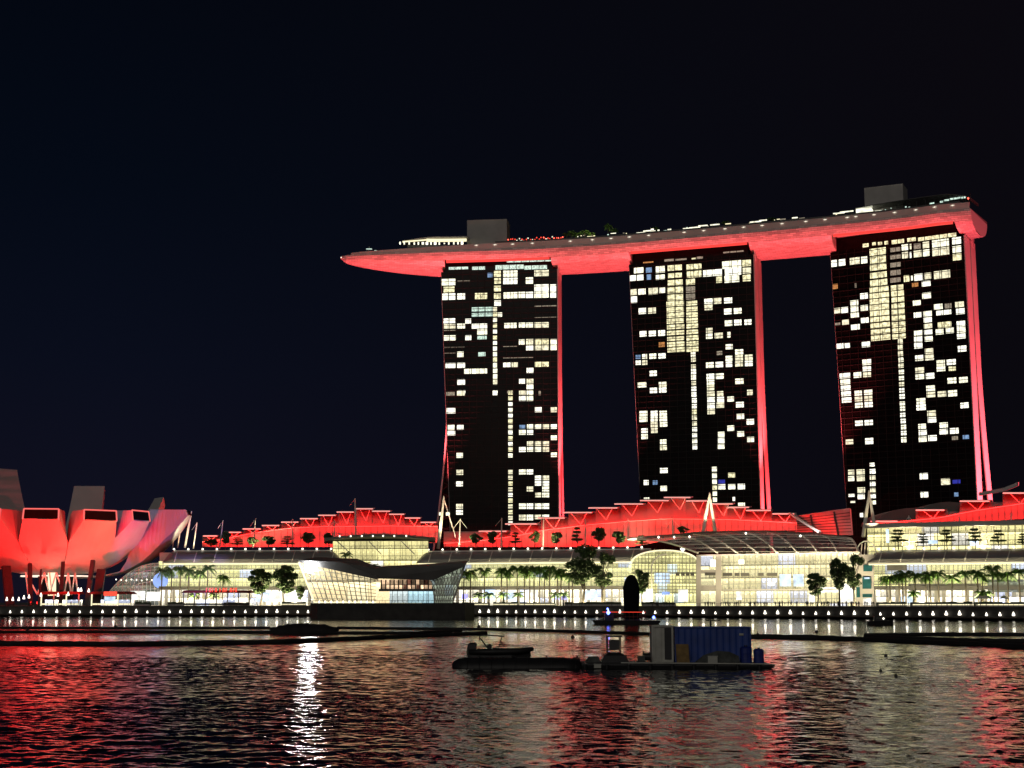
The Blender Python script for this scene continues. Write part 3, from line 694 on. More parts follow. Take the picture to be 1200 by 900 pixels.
for uu in [469, 474, 480, 485, 490, 495, 500, 505, 510, 515, 521, 526, 532, 537, 542]:
    wdt = 1.3 if uu in (495, 500, 510, 542) else .8
    a, d, n = deck_pt(uu, 1.6, 16); mb = MB(); mb.bar(a - d * wdt * .5, a + d * wdt * .5, .3, 1.5 if uu != 521 else .8)
    mb.build('restaurant_window', 'small_lamp' if uu in (500, 510, 542) else 'room_light', park)
# bar with red lanterns
deck_block(592, 662, 2.9, 3.3, 8, 10, 'bar_roof', 'roof_dark')
rng = random.Random(5)
for k in range(26):
    uu = 596 + 2.55 * k; a, d, n = deck_pt(uu, 3.6 + rng.uniform(0, 1.3), 8.4)
    mb = MB(); mb.tube([a, a + V((0, 0, .35)), a + V((0, 0, .7))], [.2, .36, .2], 6)
    mb.build('lantern', rng.choice(['neon_red', 'neon_red', 'lamp_red', 'room_light']), park)
for uu, w_, z_, m_ in [(605, 2.2, 2.7, 'room_light'), (611, 1.2, 3.2, 'room_light'), (621, 1, 2.0, 'small_lamp'), (640, 1, 3.4, 'room_light'),
                       (668, 6, .9, 'strip_warm'), (682, 9, 1.2, 'strip_warm'), (700, 5, 1.3, 'strip_warm'), (720, 5, 1.6, 'strip_warm'), (751, 5, 2.0, 'room_light'), (758, 4, 2.8, 'room_light'), (764, 1.5, 3.4, 'small_lamp'),
                       (806, 5, 2.2, 'room_light'), (814, 6, 2.4, 'room_light'), (824, 5, 3.0, 'room_light'), (838, 5, 3.0, 'room_light'), (886, 6, 2.6, 'room_light'), (894, 4, 3.0, 'room_light'),
                       (918, 3, 2.6, 'room_dim'), (932, 3, 2.8, 'room_light'), (984, 6, 3.0, 'room_light'), (992, 7, 3.4, 'room_light'), (772, 1, 2.6, 'room_light'), (785, 2, 2.5, 'room_light')]:
    a, d, n = deck_pt(uu, z_, 11); mb = MB(); a = a + V((0, 0, 1.3 if uu > 663 else 0)); mb.bar(a - d * w_ * .5, a + d * w_ * .5, .4, .55); mb.build('deck_light', m_, park)
rng = random.Random(31)
for k in range(46):
    uu = rng.choice([rng.uniform(735, 1000), rng.uniform(735, 1000), rng.uniform(660, 735), rng.uniform(1025, 1050)]); w_ = rng.choice([.4, .5, .8, 1.6, 3.0]); a, d, n = deck_pt(uu, rng.uniform(2.9, 4.6), 10)
    mb = MB(); mb.bar(a - d * w_ * .5, a + d * w_ * .5, .3, rng.uniform(.25, .5)); mb.build('deck_light', rng.choice(['room_light', 'room_dim', 'strip_warm', 'room_green']), park)
# observation lounge canopy at the blunt end
mb = MB(); rr = []
for k in range(15):
    u = 1003 + (1152 - 1003) * k / 14; t = k / 14; a, d, n = deck_pt(u, 5.2 + 1.6 * math.sin(t * PI) - 3.6 * max(0, t - .72) / .28, 13.5)
    rr.append([a, a + V((0, 0, .4)), a - n * 16 + V((0, 0, .8)), a - n * 16 + V((0, 0, .4))])
mb.loft(rr); mb.build('lounge_canopy', 'canopy_glass', park)
deck_block(1003, 1022, 3.2, 5.3, 12, 6, 'lounge_room', 'room_light')
for k in range(9):
    uu = 1052 + k * 11; a, d, n = deck_pt(uu, 2.0, 12.5); mb = MB(); mb.bar(a, a + V((0, 0, 3.6)), .25); mb.build('lounge_post', 'dark_metal', park)
for uu, w_, z_ in [(1062, 1.0, 3.4), (1066, 1.0, 2.9), (1093, 2.2, 3.4), (1104, 1.4, 3.6), (1109, 2.6, 4.0), (1117, 3.4, 4.2), (1123, 2.0, 4.2), (1129, 2.0, 4.0)]:
    a, d, n = deck_pt(uu, z_, 12); mb = MB(); mb.bar(a - d * w_ * .5, a + d * w_ * .5, .4, .8); mb.build('lounge_lamp', 'room_green', park)
a, d, n = deck_pt(1135, 1.9, 15); mb = MB(); mb.tube([a, a + V((0, 0, .5)), a + V((0, 0, .9))], [.2, .45, .2], 8); mb.build('beacon', 'lamp_red', park)
# mast with lights at the pointed end
a, d, n = deck_pt(432, 0, 1); mb = MB(); mb.bar(a, a + V((0, 0, 4.5)), .2); mb.bar(a + V((-1.6, 0, 2.6)), a + V((1.8, 0, 2.6)), .25); ms_ = mb.build('signal_mast', 'white_steel', park)
mb = MB(); mb.bar(a + V((-1.6, -.3, 3.0)), a + V((1.6, -.3, 3.0)), .3, .5); mb.bar(a + V((3, -.3, 2.0)), a + V((4.6, -.3, 2.0)), .3, .4); mb.build('mast_lamp', 'room_green', ms_)
a, d, n = deck_pt(400, 0, 0); mb = MB(); mb.tube([a + V((0, -.5, -.9)), a + V((0, -.5, -.6)), a + V((0, -.5, -.3))], [.1, .35, .1], 8); mb.build('tip_lamp', 'small_lamp', park)
a, d, n = deck_pt(569, 15, 2); mb = MB(); mb.bar(a + V((-3, 0, 0)), a + V((-3, 0, 1.4)), .3); mb.bar(a + V((2, 0, 0)), a + V((2, 0, 1.2)), .3); mb.bar(a + V((-3, 0, 1.2)), a + V((2, 0, 1.1)), .15); mb.build('roof_rail', 'dark_metal', park)

# red floodlights on the mall roof washing the hull and the tower ends
gapc = [(12, 1.6, 60), (48, 2.6, 60), (notch[0][1] + (notch[1][0] - notch[0][1]) * .5, 2.7, 74), (notch[1][1] + (notch[2][0] - notch[1][1]) * .5, 2.7, 74)]
for l, pw, deg in gapc:
    c, d, n = spine_at(l)
    spot('floodlight_spot', c + n * 17 + V((0, 0, 46 - c.z)), c + n * 8 + V((0, 0, 192)), deg, pw * 0.60e6, ROSE, 0.5)
for i_, T in enumerate((T1, T2, T3)):
    P, W = T['P'], T['W']
    spot('floodlight_spot', P(W + (26, 24, 62)[i_], 12, 46), P(W, 14, (125, 125, 100)[i_]), 140, (3.8e5, 3.8e5, 1.7e6)[i_], ((1, .045, .055), (1, .045, .055), (1, .09, .12))[i_], 0.3)
    # red linear lamps along the tower parapet, washing the hull above
    strip('floodlight_strip', P(4, -1.6, 187), P(W - 4, -1.6, 187), -T['N'] * -.35 + V((0, 0, 1)), .5, 3300, (1, .07, .07))
spot('floodlight_spot', T1['P'](-60, 30, 12), T1['P'](-6, 30, 60), 70, 4e5, ROSE)
c, d, n = spine_at(TOT)
spot('floodlight_spot', c + d * 30 + n * 60 + V((0, 0, 60)), c + V((0, 0, 194)), 26, 2.2e5, ROSE)

# ================================================================== LOTUS SHAPED MUSEUM
MC = V((-211, 665, 0))
museum = thing('museum', (MC.x, MC.y, GZ), 'lotus shaped museum with flood lit red petals at the left edge of the photo', 'museum')
def petal(phi, R, zt, wt, th, ha=14.6, z0=18.0, lit=True, mat='museum_skin', deep=True, fv=.6, pw=2.9):
    a = math.radians(phi); D = V((math.sin(a), -math.cos(a), 0)); S = V((math.cos(a), math.sin(a), 0))
    rings = []; nR = 26; r0 = 8.0
    fz = lambda x: x ** pw
    xv = 1.0
    while fz(xv) > fv: xv -= .002
    wv = R * xv * math.radians(ha)
    for k in range(nR + 1):
        r = r0 + (R - r0) * (1 - (1 - k / nR) ** 1.8)
        x = r / R; f_ = fz(x); z = z0 + (zt - z0) * f_
        w = (r * math.radians(ha) if x <= xv else wv + (wt - wv) * ((f_ - fv) / (1 - fv))) - .16
        if deep:
            q = max(0, min(1, (x - .5) / .22)); q = q * q * (3 - 2 * q)
            t = max(.8, (zt + th - z) * q)
        else: t = .8 + (th - .8) * x ** 2.2
        inn = .5 + 3.2 * x ** 2
        ring = []
        for j in range(7):
            f = -1 + 2 * j / 6; de = f * w / r; ring.append(MC + (D * math.cos(de) + S * math.sin(de)) * r + V((0, 0, z)))
        for j in range(7):
            f = 1 - 2 * j / 6
            ring.append(MC + D * (r - inn * .35 - .0) + S * ((w + (min(w, wt) - w) * q if deep else w) * f * .97) + V((0, 0, z + t)))
        rings.append(ring)
    mb = MB(); mb.loft(rings); p = mb.build('petal', mat, museum)
    last = rings[-1]; lo_l, lo_r, hi_r, hi_l = last[0], last[6], last[7], last[13]
    def lerp(a_, b_, t): return a_ + (b_ - a_) * t
    out = D * .06 + V((0, 0, 0))
    up = (hi_l - lo_l); q = [lerp(lo_l, lo_r, .03) + up * .08, lerp(lo_l, lo_r, .97) + up * .08, lerp(hi_l, hi_r, .97) - up * .1, lerp(hi_l, hi_r, .03) - up * .1]
    mb = MB(); mb.prism([c + D * .45 for c in q], D * .1)
    wdw = mb.build('skylight', 'black_cloth', p)
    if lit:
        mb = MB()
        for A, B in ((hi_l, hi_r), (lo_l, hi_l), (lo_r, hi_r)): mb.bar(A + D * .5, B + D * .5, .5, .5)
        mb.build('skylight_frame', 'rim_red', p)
    return rings
zt_f = pt(50, 608, MC.y - 53).z
for phi in (-50, -20.8, 8.3, 37.4): petal(phi, 50, zt_f, 7.7, 4.6)
petal(66, 47, zt_f + 1, 6.2, 4.6)
petal(94, 60, pt(222, 603, 660).z, 5.5, 2.5, ha=15, z0=16.5, lit=False, pw=3.6)
petal(128, 50, pt(180, 594, 695).z, 5.5, 4.5, lit=False, deep=False, fv=.4)
petal(183, 54, pt(90, 579, 712).z, 8.0, 4.5, lit=False, deep=False, fv=.3)
petal(-133, 62, pt(0, 562, 712).z, 9.6, 5, lit=False, deep=False, fv=.3)
petal(-80, 60, pt(-100, 590, 660).z, 7, 4.6, lit=False)
mb = MB(); mb.tube([MC + V((0, 0, GZ)), MC + V((0, 0, 20))], [7, 9], 24); mb.build('core', 'dark_metal', museum)
mb = MB()
pts_ = [MC + V((16 * math.sin(t * PI / 20), -16 * math.cos(t * PI / 20), 17.6)) for t in range(41)]
mb.tube(pts_, .35, 6, cap=False); mb.build('rim_light', 'rim_warm', museum)
for (u0, v0, u1, v1, w) in [(7, 664, 12, 704, 3.6), (35, 661, 36, 704, 1.7), (74, 659, 71, 702, 1.6), (109, 657, 102, 698, 1.8), (119, 668, 113, 702, 3.6), (48, 668, 46, 704, 1.0)]:
    mb = MB(); A, B = pt(u0, v0, 628), pt(u1, v1, 620); B.z = GZ; mb.bar(A, B, w, 1.8); mb.build('column', 'dark_metal', museum)
mb = MB(); us_ = [30, 44, 52, 58, 66, 75, 80, 84, 88, 92]
for k, u in enumerate(us_[:-1]):
    A = pt(u, 697 if k % 2 else 671, 636); B = pt(us_[k + 1], 671 if k % 2 else 697, 636); mb.bar(A, B, .55)
    if k % 3 == 0: mb.bar(pt(u, 671, 637), pt(u + 3, 697, 637), .5)
mb.build('lattice', 'white_steel', museum)
mb = MB(); mb.prism([pt(56, 671, 638), pt(64, 671, 638), pt(64, 698, 638), pt(56, 698, 638)], (0, 2, 0)); mb.build('entrance_screen', 'strip_warm', museum)
for u, v in [(8, 702), (15, 702), (28, 700), (34, 699), (48, 697), (68, 697), (80, 696), (92, 691), (95, 691), (104, 692), (22, 702)]:
    p = pt(u, v, 608); mb = MB(); mb.tube([(p.x, p.y, p.z - .7), (p.x, p.y, p.z), (p.x, p.y, p.z + .9)], [.5, .4, .1], 8); mb.build('base_lamp', 'lamp_white', museum)
# floodlights under the petals
for u, tu, deg, pf in ((-40, -30, 100, .9), (0, 5, 92, .8), (40, 48, 84, .9), (74, 92, 80, 1.7), (98, 122, 60, 2.4)):
    p = shore(u, 4.5, 1.0)
    spot('floodlight_spot', p, (xat(tu, 625, 38), 625, 36), deg, pf * 1.1e5, (1.0, .010, .009), .5)
for u in (45, 92):
    p = pt(u, 694, 628); spot('floodlight_spot', p, (p.x, 640, 26), 120, 2.0e3, (1, .7, .5), .6)
spot('floodlight_spot', shore(250, 7, -6), pt(205, 625, 652), 42, 1.0e5, (.42, .27, .95), .5)

# ================================================================== SHOPPING MALL
def zlev(v, u, off=0): return mall(u, v, off).z
def mp(u, z, off=0.0):
    Y = Ym(u) + off; return V((xat(u, Y, z), Y, z))
def useq(u0, u1, du):
    n = max(1, round((u1 - u0) / du)); return [u0 + (u1 - u0) * k / n for k in range(n + 1)]
def wallstrip(u0, u1, z0, z1, off, th, name, mat, parent, du=30):
    mb = MB(); U = useq(u0, u1, du)
    for a, b_ in zip(U, U[1:]):
        mb.hexa([mp(a, z0, off), mp(b_, z0, off), mp(b_, z0, off + th), mp(a, z0, off + th), mp(a, z1, off), mp(b_, z1, off), mp(b_, z1, off + th), mp(a, z1, off + th)])
    return mb.build(name, mat, parent)
def mullions(u0, u1, z0, z1, off, du, dz, parent, w=.15, name='mullion_grid', mat='mullion', wh=.25):
    mb = MB()
    for u in useq(u0, u1, du): mb.bar(mp(u, z0, off - .15), mp(u, z1, off - .15), w, .5)
    U = useq(u0, u1, 30); n = max(1, round((z1 - z0) / dz))
    for k in range(n + 1):
        z = z0 + (z1 - z0) * k / n
        for a, b_ in zip(U, U[1:]): mb.bar(mp(a, z, off - .22), mp(b_, z, off - .22), .4, wh * .75)
    return mb.build(name, mat, parent)
def awning(u0, u1, vt, vb, parent, taper0=10, taper1=10, seam=24, off=-4.0):
    um = (u0 + min(u1, 1200)) / 2; zt, zb_ = zlev(vt, um), zlev(vb, um, off)
    def ring(u):
        t = 1.0
        if taper0 and u - u0 < taper0: t = max(.03, math.sin(PI / 2 * (u - u0) / taper0))
        if taper1 and u1 - u < taper1: t = min(t, max(.03, math.sin(PI / 2 * (u1 - u) / taper1)))
        top = []; bot = []
        for j in range(7):
            a = PI / 2 * j / 6; z = zb_ + (zt - zb_) * math.sin(a) * t; o = off + 12 * (1 - math.cos(a))
            top.append(mp(u, z + .25, o)); bot.append(mp(u, z - .15, o + .1))
        return top + bot[::-1]
    U = useq(u0, u1, 3.0); mb = MB(); mb.loft([ring(u) for u in U]); aw = mb.build('awning', 'awning_metal', parent)
    for u in useq(u0 + taper0, u1 - taper1, seam):
        mb = MB(); prev = None
        for j in range(7):
            a = PI / 2 * j / 6; z = zb_ + (zt - zb_) * math.sin(a); o = off + 12 * (1 - math.cos(a)); p = mp(u + 4 * math.sin(a), z + .35, o - .1)
            if prev is not None: mb.bar(prev, p, .35, .25)
            prev = p
        mb.build('seam', 'white_steel', aw)
    wallstrip(u0 + taper0, u1 - taper1, zt + .3, zt + .75, 7.6, .5, 'awning_edge', 'white_steel', aw)
    wallstrip(u0 + 2, u1 - 2, zb_ - .75, zb_ - .2, off + .3, .5, 'soffit_light', 'strip_warm', aw)
    return aw, zt
def shopfront(u0, u1, zb_, zt, off, parent, seed=0, du=9):
    rng = random.Random(seed)
    s_ = wallstrip(u0, u1, zb_, zt, off, .5, 'shop_window', 'shop_interior', parent)
    for u in useq(u0, u1, du):
        if rng.random() < .85: mb = MB(); mb.bar(mp(u, zb_, off - .4), mp(u, zt, off - .4), rng.choice([.4, .8, 1.4]), .5); mb.build('pier', 'concrete', s_)
    wallstrip(u0, u1, zt, zt + 1.5, off - 2.6, 2.6, 'fascia', 'roof_dark', parent)
    return s_
def wing(name, label, u0, u1, gu0, gu1, seed, vt=645, vb=658.5, t0=10, t1=10, wallm='mall_interior'):
    c = mp((u0 + u1) / 2, GZ, 20)
    r = thing('mall_wing', c, label, 'shopping mall')
    aw, zt = awning(u0, u1, vt, vb, r, t0, t1)
    um = (gu0 + min(gu1, 1200)) / 2
    zs0 = zlev(691, um)
    zg1 = zlev(vb - 2, um)
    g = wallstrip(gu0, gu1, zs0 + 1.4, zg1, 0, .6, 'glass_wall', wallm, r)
    mullions(gu0, gu1, zs0 + 1.4, zg1, 0, 5.2, 1.75, g)
    shopfront(gu0, gu1, GZ, zs0, 1.0, r, seed)
    wallstrip(gu0 + 1, gu1 - 1, GZ, zt - .2, 8.5, 50, 'body', 'concrete', r)
    for k, u in enumerate(useq(u0 + 14, min(u1, 1290) - 14, 17)):
        p = mp(u, zt + 1.2, 7.2); mb = MB(); mb.tube([p + V((0, 0, -.3)), p + V((0, 0, .15)), p + V((0, 0, .5))], [.35, .5, .2], 8); mb.build('parapet_lamp', 'small_lamp', r)
    return r, zt
wl, ztl = wing('mall_left', 'left mall wing with grey curved awning, between the lotus museum and the crystal pavilion', 190, 402, 186, 398, 3, 646, 659.5, 14, 14)
# glazed rounded end of the left wing under the museum petal
mb = MB(); rings = []
for k in range(15):
    t = k / 14; u = 186 - 66 * t; rings.append([mp(u, GZ + .1 + (zlev(659, 190) - GZ) * math.sin(PI / 2 * j / 8) * (1 - .9 * t ** 2.2), 14 * (1 - math.cos(PI / 2 * j / 8)) + 4 * t) for j in range(9)])
mb.loft(rings, closed=False, cap=False); dm = mb.build('glass_end', 'dome_interior', wl)
mb = MB()
for r_ in rings[::1]:
    for a, b_ in zip(r_, r_[1:]): mb.bar(a, b_, .22)
for j in range(9):
    for a, b_ in zip(rings, rings[1:]): mb.bar(a[j], b_[j], .2)
mb.build('mullion_grid', 'white_steel', dm)
for k in range(9):
    p = pt(136 + 6 * k, 680 + (k % 3) * .6, Ym(150) - 1); mb = MB(); mb.tube([p, p + V((0, 0, .35)), p + V((0, 0, .7))], [.1, .35, .1], 6); mb.build('interior_lamp', 'small_lamp', dm)
wc, ztc = wing('mall_centre', 'long central mall wing with a grey curved awning behind the row of palms', 488, 766, 500, 744, 7, 645.5, 658.5, 14, 3)
wr, ztr = wing('mall_right', 'right mall wing with grey curved awning and shops at the right edge', 1016, 1330, 1024, 1325, 11, 645.5, 659, 14, 0)
# screens seen through the glass of the wings
p = mall(188, 680.5, -1.5); mb = MB(); mb.tube([p, p + V((0, .4, 0))], 3.4, 24); mb.build('round_screen', 'screen_blue', wl)
for (u0, u1, v0, v1, m_) in [(153, 169.5, 692.5, 703, 'shop_white'), (172, 192, 693.5, 704, 'shop_white'), (300, 316, 694, 705, 'shop_blue'), (318, 340, 693, 705, 'shop_white'), (343, 358, 692, 705, 'shop_white')]:
    a, b_ = mall(u0, v0, -2), mall(u1, v1, -2); mb = MB(); mb.hexa([(a.x, a.y, b_.z), (b_.x, b_.y, b_.z), (b_.x, b_.y + .4, b_.z), (a.x, a.y + .4, b_.z), (a.x, a.y, a.z), (b_.x, b_.y, a.z), (b_.x, b_.y + .4, a.z), (a.x, a.y + .4, a.z)]); mb.build('shop_screen', m_, wl)
def panel(u0, u1, v0, v1, off, name, mat, parent, th=.4):
    a, b_, c, d = mall(u0, v1, off), mall(u1, v1, off), mall(u1, v0, off), mall(u0, v0, off)
    zlo, zhi = (a.z + b_.z) / 2, (c.z + d.z) / 2
    mb = MB(); mb.hexa([(a.x, a.y, zlo), (b_.x, b_.y, zlo), (b_.x, b_.y + th, zlo), (a.x, a.y + th, zlo), (a.x, a.y, zhi), (b_.x, b_.y, zhi), (b_.x, b_.y + th, zhi), (a.x, a.y + th, zhi)])
    return mb.build(name, mat, parent)
for q in [(541, 548, 696, 702, 'violet_sign'), (566, 580, 691, 702, 'shop_blue'), (590, 602, 694, 703, 'shop_blue'), (613, 630, 692, 703, 'shop_white'), (649, 664, 697, 703, 'violet_sign'), (684, 700, 692, 703, 'shop_blue')]:
    panel(q[0], q[1], q[2], q[3], -2.2, 'shop_screen', q[4], wc)
for q in [(1055, 1070, 699, 707, 'shop_blue'), (1077, 1088, 699, 711, 'shop_white'), (1114, 1120, 698, 708, 'shop_white'), (1143, 1150, 699, 709, 'shop_white'), (1186, 1200, 700, 711, 'shop_white')]:
    panel(q[0], q[1], q[2], q[3], -2.2, 'shop_screen', q[4], wr)
panel(1040, 1063, 659.5, 668.5, -.8, 'dark_pane', 'roof_dark', wr)
panel(1065, 1150, 684, 692, -.8, 'dark_pane', 'roof_dark', wr); panel(1158, 1200, 679, 694, -.8, 'louvre_panel', 'dome_interior', wr)
panel(672, 742, 674, 689, -.7, 'dim_pane', 'dome_interior', wc) if False else None

# high glass hall between left and centre wings
hh_ = thing('glass_hall', mp(445, GZ, 30), 'cream lit glass hall with diagonal braces rising behind the crystal pavilion', 'hall')
z0h, z1h = GZ, zlev(634, 445, 6)
g = wallstrip(390, 502, z0h, z1h, 6.0, .6, 'glass_wall', 'terrace_interior', hh_); mullions(390, 502, z0h, z1h, 6.0, 6.5, 2.2, g)
wallstrip(391, 501, z0h, z1h - .1, 9.5, 18, 'body', 'concrete', hh_)
mb = MB()
for a, b_ in [(395, 412), (432, 447), (470, 486)]:
    mb.bar(mp(a, z1h, 5.3), mp(b_, z1h - 6, 5.3), .4)
mb.build('brace', 'white_steel', hh_)
mb = MB(); mb.loft([[mp(u, z1h + .2 + 1.6 * math.sin(PI * (u - 380) / 130), 1), mp(u, z1h + 1.2 + 1.8 * math.sin(PI * (u - 380) / 130), 1), mp(u, z1h + 2.4 + 1.8 * math.sin(PI * (u - 380) / 130), 29), mp(u, z1h + .2, 29)] for u in useq(380, 510, 8)])
mb.build('roof', 'roof_dark', hh_)
for u in (398, 411, 424, 437, 449, 462, 476): 
    p = mp(u, z1h + 1.6, .8); mb = MB(); mb.tube([p, p + V((0, 0, .4)), p + V((0, 0, .8))], [.15, .4, .15], 6); mb.build('roof_lamp', 'small_lamp', hh_)

# arched atrium
at = thing('atrium', mall(782, 707, 10), 'arched glass atrium glowing yellow beside the dark sculpture', 'atrium')
arch = []
for k in range(21):
    t = PI * k / 20; arch.append((779 - 39 * math.cos(t), 661 - 16.0 * math.sin(t) ** .85))
arch = [(740, 706)] + arch + [(818, 706)]
P3 = [mall(u, v, -3 - 4) for u, v in arch]
YA = Ym(780) - 7
P3 = [pt(u, v, YA) for u, v in arch]; P3[0].z = P3[-1].z = GZ
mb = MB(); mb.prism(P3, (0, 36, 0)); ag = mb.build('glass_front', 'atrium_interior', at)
mb = MB()
for a, b_ in zip(P3[1:-1], P3[2:-1]): mb.bar(a + V((0, -.6, 0)), b_ + V((0, -.6, 0)), .5, .6)
mb.build('arch_rim', 'strip_warm', at)
mb = MB(); inner = []
for k in range(13):
    t = PI / 2 * k / 12; inner.append(pt(781.5 - 18 * math.cos(t), 665 - 15.5 * math.sin(t), YA - .7))
for a, b_ in zip(inner, inner[1:]): mb.bar(a, b_, .6)
mb.bar(inner[0], V((inner[0].x, inner[0].y, pt(0, 690, YA).z)), .5); mb.build('inner_arch', 'white_steel', at)
mb = MB()
def archtop(u): 
    c = (779 - u) / 39; c = max(-1, min(1, c)); return 661 - 16.0 * math.sin(math.acos(c)) ** .85
for u in range(744, 817, 4): mb.bar(pt(u, 706, YA - .3), pt(u, archtop(u), YA - .3), .25)
for v in [651, 655, 659, 663, 667, 671, 675, 679, 683, 687, 691]:
    ul = 740 if v > 661 else 779 - 39 * math.sqrt(max(0, 1 - ((661 - v) / 16) ** 2.35)); ur = 818 if v > 661 else 779 + 39 * math.sqrt(max(0, 1 - ((661 - v) / 16) ** 2.35))
    mb.bar(pt(ul, v, YA - .35), pt(ur, v, YA - .35), .3)
mb.build('mullion_grid', 'mullion', ag)
def apanel(u0, u1, v0, v1, name, m_, parent, dy=-.6, Y=None):
    Y = (Y or YA) + dy; a, b_ = pt(u0, v1, Y), pt(u1, v0, Y); mb = MB(); mb.box(a.x, b_.x, Y - .12, Y, a.z, b_.z); return mb.build(name, m_, parent)
for a in (792, 798, 803.5, 809): apanel(a, a + 4.4, 670.5, 674.5, 'dark_pane', 'roof_dark', at)
apanel(767, 785, 671, 684, 'teal_display', 'shop_blue', at, -.25)
apanel(776, 785, 693.5, 697, 'blue_sign', 'screen_blue', at, -.8)
apanel(795, 806, 691, 705, 'shop_screen', 'shop_white', at); apanel(745, 765, 690, 706, 'shop_screen', 'shop_white', at)

# entrance block with glazed barrel canopy
en = thing('entrance_hall', mall(915, 707, 10), 'wide glowing mall entrance hall with grey piers under the ribbed glass canopy', 'entrance hall')
zt_e = zlev(649.5, 910); 
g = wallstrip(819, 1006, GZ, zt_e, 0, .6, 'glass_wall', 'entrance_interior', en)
mullions(847, 1000, GZ, zt_e, 0, 6.3, 3.1, g, .2)
wallstrip(818, 1008, GZ, zt_e + .4, 3.5, 45, 'body', 'concrete', en)
for a, b_ in ((816, 821.5), (838.5, 845.5)):
    w_ = wallstrip(a, b_, GZ, zt_e - .3, -2.2, 2.1, 'pier', 'end_concrete', en)
wallstrip(816, 846, zlev(672, 830) , zlev(668, 830), -1.5, 1.4, 'spandrel', 'end_concrete', en)
wallstrip(816, 846, zlev(692, 830) , zlev(686, 830), -1.5, 1.4, 'spandrel', 'end_concrete', en)
wallstrip(816, 1006, zlev(655, 830) + 1.2, zt_e + .3, -2.6, 2.5, 'spandrel', 'end_concrete', en)
wallstrip(847, 1006, zlev(691.5, 920), zlev(690.3, 920), -.9, .8, 'spandrel', 'end_concrete', en)
for a, b_ in ((847, 858), (861, 867), (868, 878), (889, 895), (899, 911)): panel(a, b_, 671.3, 675, -.5, 'dark_pane', 'roof_dark', en)
panel(826, 840, 671, 674.3, -1.7, 'dark_pane', 'roof_dark', en)
for a, b_ in ((914, 927), (930, 942)): panel(a, b_, 673, 687, -.5, 'blue_pane', 'violet_sign' if False else 'shop_blue', en)
for a, b_, v0, v1 in ((833, 839, 656, 664), (866, 872, 656, 661), (962, 998, 688, 694), (948, 955, 695, 706), (863, 869, 693, 703), (985, 1000, 684, 706), (900, 908, 682, 686)): panel(a, b_, v0, v1, -.6, 'bright_lamp', 'lamp_white' if b_ - a < 7 and v1 - v0 < 9 else 'shop_white', en)
cn = thing('ribbed_canopy', mall(900, 640, 5), 'curved glass canopy with white ribs sweeping over the mall entrance', 'canopy')
RIBS = [((735, 632), (818, 648)), ((790, 628), (841, 648)), ((812, 626), (864.5, 648)), ((839, 624.7), (888, 648)), ((870.5, 623.8), (911.4, 648)), ((899, 623.8), (935, 648)), ((932, 625.6), (959, 648)), ((963, 627.4), (982, 648)), ((993, 631), (1007, 648))]
arcs = []
for (a, b_) in RIBS:
    A = mall(a[0], a[1], 24); B = mall(b_[0], b_[1], -6); arc = []
    for k in range(9):
        t = k / 8; p = A.lerp(B, t); p.z += 1.9 * math.sin(PI * t); arc.append(p)
    arcs.append(arc)
    mb = MB()
    for p, q in zip(arc, arc[1:]): mb.bar(p, q, .5, .6)
    mb.build('rib', 'rib_steel', cn)
mb = MB()
for A, B in zip(arcs, arcs[1:]):
    for k in range(8): mb.quad(A[k] + V((0, 0, .35)), B[k] + V((0, 0, .35)), B[k + 1] + V((0, 0, .35)), A[k + 1] + V((0, 0, .35)))
mb.build('glazing', 'canopy_clear', cn, fixn=False)
mb = MB()
for k in (3, 4, 5, 6, 7, 8):
    for A, B in zip(arcs, arcs[1:]): mb.bar(A[k] + V((0, 0, .5)), B[k] + V((0, 0, .5)), .13, .12)
mb.build('purlin', 'white_steel', cn)
mb = MB()
for A, B in zip(arcs, arcs[1:]): mb.bar(A[0], B[0], 1.0, 1.6)
mb.build('back_beam', 'roof_dark', cn)
for u, v in [(771.7, 629.5), (790, 629.5), (808, 629), (874, 625), (938, 628), (946, 632), (800, 643.5)]:
    p = mall(u, v, 10); mb = MB(); s_ = .5 if u != 800 else 1.1; mb.tube([p + V((0, 0, -s_)), p, p + V((0, 0, s_))], [.1, s_, .1], 8); mb.build('canopy_lamp', 'lamp_white', cn)

strip('floodlight_strip', mall(822, 649, -5), mall(1000, 649, -5), (0, .6, .8), .4, 3600, (1, .85, .62))
# stone stair tower between entrance and right wing
st = thing('stair_tower', mall(1014, 707, 5), 'narrow grey stair tower with teal windows between the entrance and right wing', 'stair tower')
wallstrip(1003, 1024, GZ, zlev(650, 1014), -1.5, 25, 'wall', 'end_concrete', st)
for a, b_, v0, v1, m_ in ((1012, 1022, 662, 669.5, 'teal_dark'), (1011, 1021, 676, 690, 'teal_dark'), (1011, 1022, 696, 700, 'teal_dark'), (1012, 1021, 701.5, 709, 'shop_white'), (1004, 1008, 688, 700, 'teal_dark')):
    panel(a, b_, v0, v1, -2, 'window', m_, st)
panel(1013, 1019, 676.5, 678.5, -2.3, 'teal_lamp', 'shop_blue', st)
mb = MB()
for k in range(7):
    a = PI * k / 7; b_ = PI * (k + 1) / 7; mb.bar(mall(1015 - 12 * math.cos(a), 650 - 16 * math.sin(a), 0), mall(1015 - 12 * math.cos(b_), 650 - 16 * math.sin(b_), 0), .4)
for k in range(5): mb.bar(mall(1005 + 4 * k, 650, .2), mall(1005 + 4 * k + 1, 650 - 14 * math.sin(PI * (k + .7) / 5), .2), .3)
mb.build('shell_truss', 'white_steel', st)

